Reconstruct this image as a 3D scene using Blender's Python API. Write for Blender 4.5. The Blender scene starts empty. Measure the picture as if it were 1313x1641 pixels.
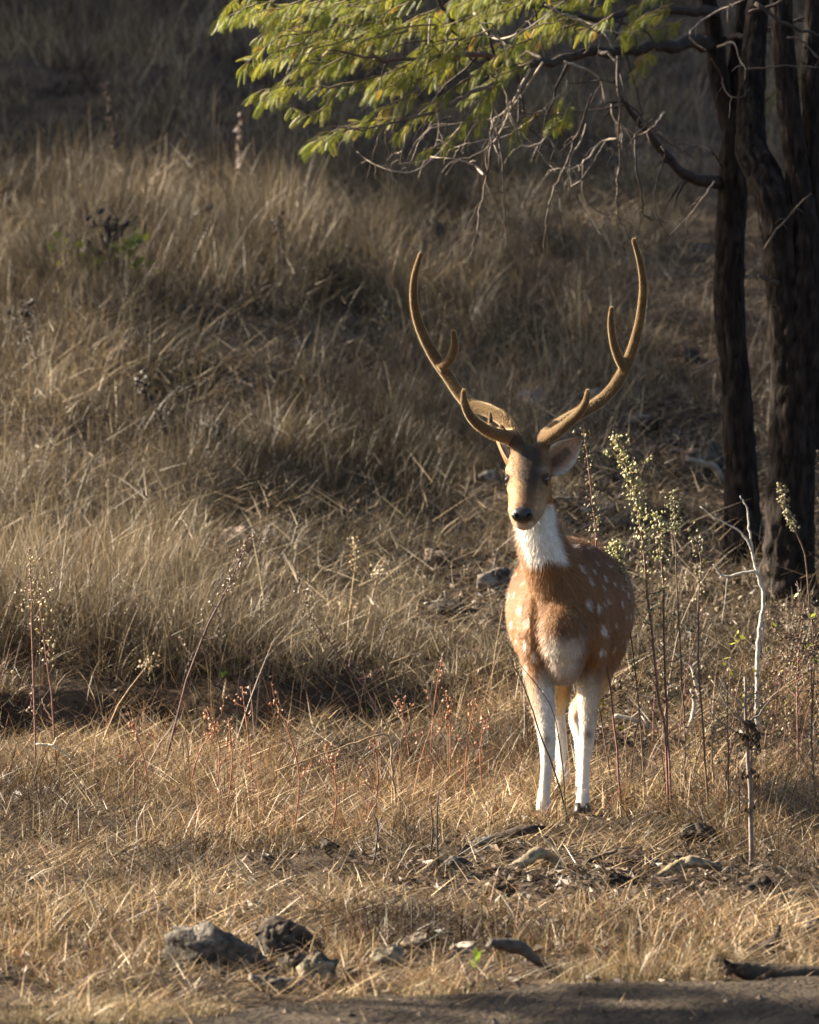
import bpy, math, random
import numpy as np
from mathutils import Vector

R = np.random.default_rng(7)
random.seed(7)
SC = bpy.context.scene
COL = SC.collection

# ------------------------------------------------------------------ camera
F = 9198.0                       # focal length in pixels of the 1313 x 1641 photograph
CAMZ = 1.8
PITCH = math.radians(-2.62)
cam_d = bpy.data.cameras.new('camera')
cam = bpy.data.objects.new('camera', cam_d)
COL.objects.link(cam)
cam.location = (0, 0, CAMZ)
cam.rotation_euler = (math.radians(90) + PITCH, 0, 0)
cam_d.sensor_fit = 'VERTICAL'
cam_d.sensor_height = 36.0
cam_d.lens = F / 1641 * 36.0
cam_d.clip_start = 0.5
cam_d.clip_end = 1000
cam_d.dof.use_dof = True
cam_d.dof.focus_distance = 18.0
cam_d.dof.aperture_fstop = 7.1
SC.camera = cam

# ------------------------------------------------------------------ sky and sun
SUN_EL = math.radians(27)
SUN_BACK = math.radians(20)      # the sun stands to the left, a little behind the deer
S = np.array([-math.cos(SUN_EL) * math.cos(SUN_BACK), math.cos(SUN_EL) * math.sin(SUN_BACK), math.sin(SUN_EL)])
world = bpy.data.worlds.new('World')
SC.world = world
world.use_nodes = True
wn = world.node_tree
sky = wn.nodes.new('ShaderNodeTexSky')
sky.sky_type = 'NISHITA'
sky.sun_disc = False
sky.sun_elevation = SUN_EL
sky.sun_rotation = math.atan2(S[0], S[1])
sky.dust_density = 2.5
sky.air_density = 0.8
sky.ozone_density = 0.3
wn.links.new(sky.outputs[0], wn.nodes['Background'].inputs[0])
wn.nodes['Background'].inputs[1].default_value = 0.05
sun_d = bpy.data.lights.new('sun', 'SUN')
sun_d.energy = 5.0
sun_d.angle = math.radians(0.55)
sun_d.color = (1.0, 0.87, 0.69)
sun = bpy.data.objects.new('sun', sun_d)
COL.objects.link(sun)
sun.location = tuple(S * 60 + np.array([0, 20, 0]))
sun.rotation_euler = Vector(S).to_track_quat('Z', 'Y').to_euler()
SC.view_settings.view_transform = 'Standard'
SC.view_settings.look = 'None'
SC.view_settings.exposure = 2.35
SC.view_settings.gamma = 1.0
SC.cycles.max_bounces = 4
SC.cycles.diffuse_bounces = 1
SC.cycles.transparent_max_bounces = 4

# unseen trees added sunward, beyond the picture edge, to cast shade. Each shades a spot of the slope:
# spot x, y, z, height of the crown above it, crown radius, clumps, leaves a clump, leaf size
SHADE = [(-1.0, 36.2, 2.6, 6.5, 2.4, 60, 420, 0.06), (-1.0, 39.4, 3.1, 6.5, 2.9, 90, 420, 0.06), (-1.0, 43.5, 3.9, 6.5, 3.2, 95, 420, 0.06), (2.6, 37.2, 2.8, 6.5, 2.5, 60, 420, 0.06), (3.0, 41.5, 3.6, 6.5, 3.2, 95, 420, 0.06), (-4.5, 40.0, 3.4, 6.5, 3.0, 90, 420, 0.06),
         (-1.4, 33.6, 2.2, 6.0, 2.0, 30, 260, 0.05), (1.6, 33.8, 2.2, 6.0, 2.0, 26, 260, 0.05), (0.2, 33.0, 2.1, 6.0, 1.8, 20, 220, 0.05),
         (1.4, 26.3, 1.3, 4.2, 1.6, 26, 300, 0.04), (1.7, 29.4, 1.8, 5.0, 1.8, 24, 300, 0.045), (2.2, 33.0, 2.2, 6.0, 2.0, 60, 380, 0.05), (1.45, 23.4, 1.8, 2.9, 1.35, 62, 420, 0.032), (1.75, 23.2, 3.0, 2.2, 1.25, 50, 420, 0.032), (-0.8, 28.3, 1.4, 5.2, 2.4, 30, 170, 0.042), (0.5, 24.6, 0.8, 3.8, 1.3, 18, 190, 0.034), (0.85, 13.5, 0.0, 2.7, 0.60, 30, 240, 0.028)]

# ------------------------------------------------------------------ helpers
def at(px, py, Y):
    """point at distance Y that the photograph shows at pixel (px, py)"""
    c, s = math.cos(PITCH), math.sin(PITCH)
    u = (px - 656.5) / F
    v = (820.5 - py) / F
    d = np.array([u, c - s * v, s + c * v])
    return d * (Y / d[1]) + np.array([0, 0, CAMZ])

def _h(i, j, seed):
    n = np.sin(i * 127.1 + j * 311.7 + seed * 74.7) * 43758.5453
    return n - np.floor(n)

def vnoise(x, y, seed=0):
    x = np.asarray(x, float); y = np.asarray(y, float)
    i = np.floor(x); j = np.floor(y); f = x - i; g = y - j
    f = f * f * (3 - 2 * f); g = g * g * (3 - 2 * g)
    a = _h(i, j, seed); b = _h(i + 1, j, seed); c = _h(i, j + 1, seed); d = _h(i + 1, j + 1, seed)
    return (a + (b - a) * f) * (1 - g) + (c + (d - c) * f) * g - 0.5

def fbm(x, y, seed=0, o=3):
    r = 0
    for k in range(o):
        r = r + vnoise(x * 2 ** k, y * 2 ** k, seed + k) / 2 ** k
    return r

def noise3(p, sc, seed=0):
    return (vnoise(p[:, 0] * sc + p[:, 2] * sc * 0.37, p[:, 1] * sc + p[:, 2] * sc * 0.71, seed)
            + vnoise(p[:, 2] * sc, p[:, 0] * sc * 0.8 - p[:, 1] * sc * 0.6, seed + 5))

PY = [-400, 8, 13.2, 14.3, 15, 18, 20.2, 20.75, 20.95, 21.3, 24, 28, 32, 42, 60, 90, 140, 400]
PZ = [-0.3, -0.07, -0.07, -0.02, 0.0, 0.0, 0.02, 0.03, 0.19, 0.27, 0.62, 1.33, 2.04, 3.66, 6.6, 11.2, 17.0, 22.0]
def bank_shift(x):
    return (0.75 * vnoise(x * 1.3, x * 0, 15) + 0.4 * vnoise(x * 3.7, x * 0, 16))
def tz(x, y):
    x = np.asarray(x, float); y = np.asarray(y, float)
    z = np.interp(y + bank_shift(x), PY, PZ)
    k = np.clip((x - 0.05) / 0.5, 0, 1) * np.exp(-((y - 20.9) / 1.1) ** 4)
    z = z * (1 - k) + k * np.interp(y, [19.4, 22.4], [0.0, 0.40])
    z = z + np.clip((y - 21.5) / 6, 0, 1) * (0.28 * vnoise(x * 0.5, y * 0.35, 3) + 0.14 * vnoise(x * 1.5, y * 1.1, 4))
    k = np.clip((y - 14.2) / 0.6, 0, 1)
    near = 1 - 0.85 * np.exp(-((x - 0.52) ** 2 + (y - 18.5) ** 2) / 0.5)
    z = z + near * (0.012 + 0.03 * k) * (vnoise(x * 3.3, y * 3.3, 9) + 0.6 * vnoise(x * 9, y * 9, 10))
    return z

def hit(px, py):
    """where the ground is that the photograph shows at pixel (px, py)"""
    a = at(px, py, 10.0)
    lo = None
    Y = np.arange(10.0, 60.0, 0.02)
    d = (a - np.array([0, 0, CAMZ])) / 10.0
    X = d[0] * Y; Z = CAMZ + d[2] * Y
    g = tz(X, Y)
    k = np.argmax(Z <= g)
    return np.array([X[k], Y[k], float(g[k])])

def smooth_path(pts, n=6):
    p = np.asarray(pts, float)
    if len(p) < 3:
        t = np.linspace(0, 1, n + 1)[:, None]
        return p[0] * (1 - t) + p[-1] * t
    q = np.vstack([2 * p[0] - p[1], p, 2 * p[-1] - p[-2]])
    out = []
    for i in range(1, len(q) - 2):
        for k in range(n):
            t = k / n
            out.append(0.5 * (2 * q[i] + (q[i + 1] - q[i - 1]) * t + (2 * q[i - 1] - 5 * q[i] + 4 * q[i + 1] - q[i + 2]) * t * t
                              + (3 * q[i] - q[i - 1] - 3 * q[i + 1] + q[i + 2]) * t ** 3))
    out.append(q[-2])
    return np.array(out)

class MB:
    """collects shapes for ONE mesh"""
    def __init__(s):
        s.v = []; s.f = []; s.c = []; s.n = 0
    def add(s, v, f, c=(0.5, 0.5, 0.5)):
        v = np.asarray(v, float)
        s.v.append(v)
        s.f.extend([tuple(i + s.n for i in q) for q in f])
        c = np.asarray(c, float)
        s.c.append(np.tile(c[:3], (len(v), 1)) if c.ndim == 1 else c)
        s.n += len(v)
    def tube(s, pts, r, k=7, c=(0.5, 0.5, 0.5), a=None, up=None, rough=0.0):
        """round (or, with a, elliptical: r sideways, a upwards) tube through pts"""
        p = np.asarray(pts, float); n = len(p)
        r = np.interp(np.linspace(0, 1, n), np.linspace(0, 1, len(np.atleast_1d(r))), np.atleast_1d(r))
        b = r if a is None else np.interp(np.linspace(0, 1, n), np.linspace(0, 1, len(np.atleast_1d(a))), np.atleast_1d(a))
        tan = np.gradient(p, axis=0)
        tan /= np.linalg.norm(tan, axis=1)[:, None] + 1e-12
        u = np.array(up if up is not None else ((0, 0, 1) if abs(tan[0][2]) < 0.9 else (0, 1, 0)), float)
        V = []
        th = np.arange(k) * 2 * math.pi / k
        for i in range(n):
            if up is not None:
                u = np.array(up, float)
            u = u - tan[i] * u.dot(tan[i])
            u /= np.linalg.norm(u) + 1e-12
            w = np.cross(tan[i], u)
            q = 1 + (rough * R.standard_normal(k) if rough else 0)
            V.append(p[i] + (np.cos(th) * r[i] * q)[:, None] * w + (np.sin(th) * b[i] * q)[:, None] * u)
        V = np.vstack(V + [p[:1], p[-1:]])
        f = []
        for i in range(n - 1):
            for j in range(k):
                j2 = (j + 1) % k
                f.append((i * k + j, i * k + j2, (i + 1) * k + j2, (i + 1) * k + j))
        for j in range(k):
            j2 = (j + 1) % k
            f.append((n * k, j2, j))
            f.append((n * k + 1, (n - 1) * k + j, (n - 1) * k + j2))
        s.add(V, f, c)
    def ball(s, c0, rad, c=(0.5, 0.5, 0.5), nu=10, nv=7, rough=0.0, rot=None):
        V = []; f = []
        for i in range(nv + 1):
            ph = math.pi * i / nv
            for j in range(nu):
                t = 2 * math.pi * j / nu
                V.append((math.sin(ph) * math.cos(t), math.sin(ph) * math.sin(t), math.cos(ph)))
        V = np.array(V) * np.asarray(rad)
        if rough:
            V = V * (1 + rough * noise3(V, 1.7 / max(np.max(rad), 1e-3), int(R.integers(99))))[:, None]
        if rot is not None:
            V = V @ np.asarray(rot).T
        for i in range(nv):
            for j in range(nu):
                j2 = (j + 1) % nu
                f.append((i * nu + j, (i + 1) * nu + j, (i + 1) * nu + j2, i * nu + j2))
        s.add(V + np.asarray(c0, float), f, c)

def mesh_np(name, V, T, C=None, smooth=False):
    me = bpy.data.meshes.new(name)
    nv, nt = len(V), len(T)
    me.vertices.add(nv); me.loops.add(nt * 3); me.polygons.add(nt)
    me.vertices.foreach_set('co', np.ascontiguousarray(V, np.float32).ravel())
    me.loops.foreach_set('vertex_index', np.ascontiguousarray(T, np.int32).ravel())
    me.polygons.foreach_set('loop_start', np.arange(0, nt * 3, 3, dtype=np.int32))
    me.polygons.foreach_set('use_smooth', np.full(nt, smooth))
    me.update(calc_edges=True)
    if C is not None:
        set_col(me, C)
    return me

def set_col(me, C):
    at_ = me.color_attributes.new('Col', 'FLOAT_COLOR', 'POINT')
    at_.data.foreach_set('color', np.hstack([C, np.ones((len(C), 1))]).astype(np.float32).ravel())

def link(name, me, mat, parent=None):
    o = bpy.data.objects.new(name, me)
    COL.objects.link(o)
    if mat is not None:
        me.materials.clear(); me.materials.append(mat)
    if parent is not None:
        o.parent = parent
    return o

def build(mb, name, mat, parent=None, smooth=True, sharp=None):
    """mb holds world coordinates; the parent is an unrotated Empty"""
    V = np.vstack(mb.v)
    root = parent
    while root is not None:
        V = V - np.array(root.location); root = root.parent
    me = bpy.data.meshes.new(name)
    me.from_pydata(V.tolist(), [], mb.f)
    me.polygons.foreach_set('use_smooth', np.full(len(me.polygons), smooth))
    set_col(me, np.vstack(mb.c))
    return link(name, me, mat, parent)

def build_np(name, V, T, C, mat, parent=None):
    root = parent
    while root is not None:
        V = V - np.array(root.location); root = root.parent
    return link(name, mesh_np(name, V, T, C), mat, parent)

def tag(o, label=None, cat=None, group=None, kind=None):
    for k, v in (('label', label), ('category', cat), ('group', group), ('kind', kind)):
        if v:
            o[k] = v
    return o

def thing(name, loc, label, cat, group=None):
    o = bpy.data.objects.new(name, None)
    COL.objects.link(o)
    o.location = tuple(float(q) for q in loc)
    o.empty_display_size = 0.1
    return tag(o, label, cat, group)

# ------------------------------------------------------------------ materials
def mat_base(name, rough=0.8, spec=0.2):
    m = bpy.data.materials.new(name)
    m.use_nodes = True
    n = m.node_tree.nodes; b = n['Principled BSDF']
    b.inputs['Roughness'].default_value = rough
    b.inputs['Specular IOR Level'].default_value = spec
    return m, n, m.node_tree.links, b

def mat_col(name, rough=0.8, spec=0.2, trans=0.0, nscale=0, namt=0.0, bump=0.0, bscale=60, sheen=0.0, stretch=None, tint=(1, 1, 1)):
    """colour from the mesh's own colour attribute, broken up by noise"""
    m, n, l, b = mat_base(name, rough, spec)
    a = n.new('ShaderNodeAttribute'); a.attribute_name = 'Col'
    col = a.outputs['Color']
    tc = n.new('ShaderNodeTexCoord')
    vec = tc.outputs['Object']
    if stretch:
        mp = n.new('ShaderNodeMapping'); mp.inputs['Scale'].default_value = stretch
        l.new(vec, mp.inputs['Vector']); vec = mp.outputs[0]
    if namt:
        t = n.new('ShaderNodeTexNoise'); t.inputs['Scale'].default_value = nscale; t.inputs['Detail'].default_value = 6
        l.new(vec, t.inputs['Vector'])
        r = n.new('ShaderNodeMapRange'); r.inputs['From Min'].default_value = 0.3; r.inputs['From Max'].default_value = 0.7
        r.inputs['To Min'].default_value = 1 - namt; r.inputs['To Max'].default_value = 1 + namt
        l.new(t.outputs['Fac'], r.inputs['Value'])
        x = n.new('ShaderNodeVectorMath'); x.operation = 'SCALE'
        l.new(col, x.inputs[0]); l.new(r.outputs[0], x.inputs['Scale'])
        col = x.outputs[0]
    l.new(col, b.inputs['Base Color'])
    if bump:
        t2 = n.new('ShaderNodeTexNoise'); t2.inputs['Scale'].default_value = bscale; t2.inputs['Detail'].default_value = 8
        l.new(vec, t2.inputs['Vector'])
        bp = n.new('ShaderNodeBump'); bp.inputs['Strength'].default_value = bump; bp.inputs['Distance'].default_value = 0.01
        l.new(t2.outputs['Fac'], bp.inputs['Height']); l.new(bp.outputs[0], b.inputs['Normal'])
    if sheen:
        b.inputs['Sheen Weight'].default_value = sheen
        b.inputs['Sheen Roughness'].default_value = 0.35
        b.inputs['Sheen Tint'].default_value = (1.0, 0.85, 0.6, 1)
    if trans:
        tr = n.new('ShaderNodeBsdfTranslucent'); l.new(col, tr.inputs['Color'])
        mx = n.new('ShaderNodeMixShader'); mx.inputs[0].default_value = trans
        l.new(b.outputs[0], mx.inputs[1]); l.new(tr.outputs[0], mx.inputs[2])
        l.new(mx.outputs[0], n['Material Output'].inputs['Surface'])
    return m

M = {}
M['grass'] = mat_col('dry_grass', 0.5, 0.3, trans=0.22)
M['straw'] = mat_col('straw', 0.5, 0.3, trans=0.15)
M['leaf'] = mat_col('leaf', 0.5, 0.3, trans=0.45)
M['stem'] = mat_col('stem', 0.7, 0.25, nscale=60, namt=0.35, bump=0.3, bscale=120)
M['bark'] = mat_col('bark', 0.95, 0.1, nscale=16, namt=0.6, bump=1.0, bscale=22, stretch=(3.0, 3.0, 0.8))
M['twig'] = mat_col('twig', 0.75, 0.25, nscale=30, namt=0.4, bump=0.4, bscale=60)
M['wood'] = mat_col('dead_wood', 0.9, 0.1, nscale=22, namt=0.5, bump=0.9, bscale=45)
M['rock'] = mat_col('rock', 0.92, 0.15, nscale=40, namt=0.7, bump=1.0, bscale=70)
M['coat'] = mat_col('coat', 0.75, 0.15, nscale=90, namt=0.15, bump=0.25, bscale=300)
M['fur'] = mat_col('fur', 0.55, 0.25, trans=0.2)
M['velvet'] = mat_col('velvet', 0.9, 0.1, nscale=60, namt=0.2, bump=0.3, bscale=150, sheen=0.9)
M['fuzz'] = mat_col('velvet_fuzz', 0.6, 0.2, trans=0.6)
M['horn'] = mat_col('hoof_horn', 0.45, 0.4)
M['nose'] = mat_col('wet_nose', 0.28, 0.5, bump=0.35, bscale=260)
M['eye'] = mat_col('eye', 0.04, 0.6)

def ground_mat(name, cols, sc, bump):
    m, n, l, b = mat_base(name, 0.95, 0.1)
    tc = n.new('ShaderNodeTexCoord')
    t = n.new('ShaderNodeTexNoise'); t.inputs['Scale'].default_value = sc; t.inputs['Detail'].default_value = 10; t.inputs['Roughness'].default_value = 0.65
    l.new(tc.outputs['Object'], t.inputs['Vector'])
    r = n.new('ShaderNodeValToRGB')
    e = r.color_ramp.elements
    e[0].position = 0.32; e[0].color = (*cols[0], 1)
    e[1].position = 0.68; e[1].color = (*cols[2], 1)
    k = e.new(0.5); k.color = (*cols[1], 1)
    l.new(t.outputs['Fac'], r.inputs['Fac']); l.new(r.outputs[0], b.inputs['Base Color'])
    t2 = n.new('ShaderNodeTexNoise'); t2.inputs['Scale'].default_value = sc * 9; t2.inputs['Detail'].default_value = 8
    l.new(tc.outputs['Object'], t2.inputs['Vector'])
    bp = n.new('ShaderNodeBump'); bp.inputs['Strength'].default_value = bump; bp.inputs['Distance'].default_value = 0.03
    l.new(t2.outputs['Fac'], bp.inputs['Height']); l.new(bp.outputs[0], b.inputs['Normal'])
    return m
M['soil'] = ground_mat('soil', [(0.020, 0.014, 0.009), (0.044, 0.030, 0.019), (0.085, 0.060, 0.038)], 2.2, 0.9)
M['track'] = ground_mat('track_dust', [(0.024, 0.018, 0.013), (0.048, 0.037, 0.026), (0.078, 0.061, 0.043)], 5.0, 1.0)

# ------------------------------------------------------------------ ground
def grid(xs, ys, zf):
    X, Y = np.meshgrid(xs, ys)
    Z = zf(X, Y)
    V = np.stack([X.ravel(), Y.ravel(), Z.ravel()], 1)
    nx, ny = len(xs), len(ys)
    i = np.arange((ny - 1) * (nx - 1)); r = i // (nx - 1); c = i % (nx - 1)
    a = r * nx + c
    T = np.vstack([np.stack([a, a + 1, a + nx + 1], 1), np.stack([a, a + nx + 1, a + nx], 1)])
    return V, T
xs = np.concatenate([[-300, -120, -60, -30, -18, -12, -8, -6, -5], np.arange(-4, 4.001, 0.05), [5, 6, 8, 12, 18, 30, 60, 120, 300]])
ys = np.concatenate([[-300, -60, -20, 0, 6, 9, 11], np.arange(12, 26, 0.05), np.arange(26, 48, 0.14), [49, 51, 54, 58, 64, 72, 84, 100, 130, 180, 300]])
V, T = grid(xs, ys, tz)
g = link('ground', mesh_np('ground', V, T, smooth=True), M['soil'])
tag(g, 'brown soil of the hillside under dry grass', 'ground', kind='structure')

def track_edge(x):
    return 14.06 + 0.10 * np.interp(x, [-1.2, -0.62, -0.25, 0.4, 1.2], [-8.5, -5.0, -0.9, 1.2, 0.9]) + 0.13 * vnoise(x * 4, x * 0 + 3, 2) + 0.09 * vnoise(x * 13, x * 0, 5) + 0.04 * vnoise(x * 31, x * 0, 6)
xs2 = np.concatenate([np.linspace(-60, -3, 12), np.arange(-2.95, 3, 0.03), np.linspace(3.1, 60, 12)])
rows = 70
Xt = np.tile(xs2, (rows, 1))
tt = np.linspace(0, 1, rows)[:, None] ** 0.7
Yt = 8.0 + (track_edge(np.clip(Xt, -1.4, 1.6)) - 8.0) * tt
Zt = tz(Xt, Yt) + 0.006 + 0.016 * (vnoise(Xt * 6, Yt * 6, 31) + 0.8 * vnoise(Xt * 17, Yt * 14, 32)) * np.clip((1 - tt) * 12, 0, 1) + 0.008
V = np.stack([Xt.ravel(), Yt.ravel(), Zt.ravel()], 1)
nx = len(xs2); i = np.arange((rows - 1) * (nx - 1)); a = (i // (nx - 1)) * nx + i % (nx - 1)
T = np.vstack([np.stack([a, a + 1, a + nx + 1], 1), np.stack([a, a + nx + 1, a + nx], 1)])
tr = link('dirt_track', mesh_np('dirt_track', V, T, smooth=True), M['track'])
tag(tr, 'bare dusty dirt track along the grass edge', 'track', kind='structure')

# ------------------------------------------------------------------ deer
DX, DY = 0.486, 17.95
DZ = float(tz(DX, DY + 0.3))
deer = thing('spotted_deer', (DX, DY, DZ), 'spotted brown stag with tall velvet antlers and white throat, facing the camera', 'deer')

def blob(mb, voxel, it, fac=0.5):
    """one continuous skin over overlapping forms"""
    me = bpy.data.meshes.new('tmp'); me.from_pydata(np.vstack(mb.v).tolist(), [], mb.f)
    o = bpy.data.objects.new('tmp', me); COL.objects.link(o)
    a = o.modifiers.new('r', 'REMESH'); a.mode = 'VOXEL'; a.voxel_size = voxel; a.use_smooth_shade = True
    b = o.modifiers.new('s', 'SMOOTH'); b.factor = fac; b.iterations = it
    dg = bpy.context.evaluated_depsgraph_get()
    out = bpy.data.meshes.new_from_object(o.evaluated_get(dg))
    bpy.data.objects.remove(o); bpy.data.meshes.remove(me)
    return out

def mesh_arrays(me):
    me.calc_loop_triangles()
    V = np.empty(len(me.vertices) * 3, np.float32); me.vertices.foreach_get('co', V); V = V.reshape(-1, 3).astype(float)
    N = np.empty(len(me.vertices) * 3, np.float32); me.vertices.foreach_get('normal', N); N = N.reshape(-1, 3).astype(float)
    T = np.empty(len(me.loop_triangles) * 3, np.int32); me.loop_triangles.foreach_get('vertices', T)
    return V, N, T.reshape(-1, 3)

def sstep(x, a, b):
    t = np.clip((x - a) / (b - a), 0, 1)
    return t * t * (3 - 2 * t)

B = MB()
A3 = np.array
# trunk
tr_p = [(-0.005, 0.03, 0.615), (-0.005, 0.10, 0.62), (0.0, 0.25, 0.655), (0.012, 0.42, 0.648), (0.04, 0.60, 0.63), (0.066, 0.78, 0.65), (0.082, 0.92, 0.67), (0.088, 1.0, 0.68)]
tr_w = [0.055, 0.098, 0.138, 0.188, 0.200, 0.183, 0.135, 0.06]
tr_h = [0.09, 0.165, 0.225, 0.232, 0.225, 0.212, 0.165, 0.08]
B.tube(smooth_path(tr_p, 5), tr_w, 22, a=tr_h, up=(0, 0, 1))
# neck
nk = [(-0.100, 0.055, 1.10), (-0.094, 0.075, 1.00), (-0.086, 0.085, 0.93), (-0.052, 0.11, 0.83), (-0.008, 0.16, 0.73), (0.0, 0.22, 0.64)]
B.tube(smooth_path(nk, 5), [0.056, 0.060, 0.066, 0.082, 0.105, 0.12], 18, a=[0.07, 0.078, 0.088, 0.108, 0.14, 0.15], up=(0, 1, 0.3))
# breast
B.ball((-0.004, 0.05, 0.60), (0.072, 0.07, 0.10))
B.ball((0.0, 0.13, 0.51), (0.068, 0.09, 0.085))
# shoulders and haunches
B.ball((-0.088, 0.19, 0.62), (0.056, 0.13, 0.17)); B.ball((0.090, 0.24, 0.62), (0.056, 0.13, 0.17))
B.ball((-0.02, 0.80, 0.60), (0.085, 0.16, 0.19)); B.ball((0.155, 0.80, 0.60), (0.085, 0.16, 0.19))
# head
hd = [(-0.098, 0.075, 1.135), (-0.109, 0.02, 1.128), (-0.114, -0.03, 1.094), (-0.121, -0.085, 1.05), (-0.129, -0.140, 1.008), (-0.134, -0.185, 0.985), (-0.136, -0.208, 0.978)]
B.tube(smooth_path(hd, 5), [0.050, 0.070, 0.072, 0.055, 0.042, 0.040, 0.028], 18, a=[0.045, 0.062, 0.062, 0.054, 0.044, 0.036, 0.024], up=(0, -0.6, 0.8))
B.tube(smooth_path([(-0.102, 0.03, 1.07), (-0.112, -0.03, 1.035), (-0.124, -0.10, 0.985), (-0.132, -0.165, 0.953), (-0.134, -0.185, 0.95)], 4), [0.058, 0.068, 0.055, 0.034, 0.018], 14, a=[0.045, 0.048, 0.034, 0.022, 0.014], up=(0, -0.6, 0.8))
B.tube(smooth_path([(-0.112, -0.02, 1.150), (-0.117, -0.075, 1.098), (-0.126, -0.135, 1.044), (-0.133, -0.180, 1.008)], 4), [0.022, 0.018, 0.015, 0.014], 10)
for sx in (-1, 1):      # brow ridges and cheeks
    B.ball((-0.117 + sx * 0.053, -0.030, 1.112), (0.018, 0.032, 0.017))
    B.ball((-0.119 + sx * 0.044, -0.070, 1.055), (0.020, 0.036, 0.026))
# pedicles
B.tube([(-0.139, 0.01, 1.155), (-0.158, 0.025, 1.215)], [0.026, 0.024], 12)
B.tube([(-0.078, 0.01, 1.155), (-0.062, 0.025, 1.215)], [0.026, 0.024], 12)
# forelegs: the deer's right one stands forward
def leg(p, w, d):
    B.tube(smooth_path(p, 6), w, 14, a=d, up=(0, -1, 0))
z0 = -DZ
def gz(x, y):
    return float(tz(DX + x, DY + y)) - DZ
fa, fb = (-0.066, 0.06), (0.066, 0.30)
ga, gb = gz(*fa), gz(*fb)
leg([(-0.092, 0.17, 0.60), (-0.082, 0.16, 0.50), (-0.068, 0.125, 0.40), (-0.058, 0.10, 0.31), (-0.051, 0.082, 0.243), (-0.054, 0.078, 0.17), (-0.061, 0.076, 0.10), (-0.064, 0.068, 0.062 + ga), (-0.066, 0.055, 0.02 + ga)],
    [0.058, 0.050, 0.040, 0.031, 0.0275, 0.0185, 0.018, 0.0225, 0.024], [0.10, 0.075, 0.05, 0.04, 0.032, 0.023, 0.022, 0.027, 0.027])
leg([(0.095, 0.24, 0.60), (0.09, 0.26, 0.50), (0.086, 0.27, 0.40), (0.083, 0.28, 0.31), (0.080, 0.285, 0.245), (0.074, 0.298, 0.17), (0.070, 0.305, 0.10), (0.068, 0.302, 0.064 + gb), (0.066, 0.292, 0.02 + gb)],
    [0.058, 0.048, 0.036, 0.0275, 0.0245, 0.0165, 0.016, 0.021, 0.0235], [0.10, 0.075, 0.05, 0.036, 0.030, 0.021, 0.02, 0.025, 0.026])
ha, hb = (0.016, 0.86), (0.078, 0.70)
gha, ghb = gz(*ha), gz(*hb)
def hind(x0, x1, y1, g):
    leg([(x0, 0.80, 0.60), (x0 + 0.2 * (x1 - x0), y1 - 0.04, 0.47), (x0 + 0.6 * (x1 - x0), y1 + 0.06, 0.36), (x1 - 0.014, y1 + 0.13, 0.275), (x1 - 0.004, y1 + 0.10, 0.20), (x1, y1 + 0.05, 0.11), (x1 + 0.002, y1 + 0.02, 0.062 + g), (x1, y1, 0.02 + g)],
        [0.085, 0.062, 0.042, 0.028, 0.022, 0.019, 0.024, 0.025], [0.15, 0.10, 0.06, 0.038, 0.028, 0.022, 0.026, 0.027])
hind(-0.01, ha[0], ha[1], gha)
hind(0.14, hb[0], hb[1], ghb)
body_me = blob(B, 0.0055, 9)
V, N, T = mesh_arrays(body_me)

EYES = ((-1, -0.1745, -0.050, 1.083), (1, -0.066, -0.073, 1.085))
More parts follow.
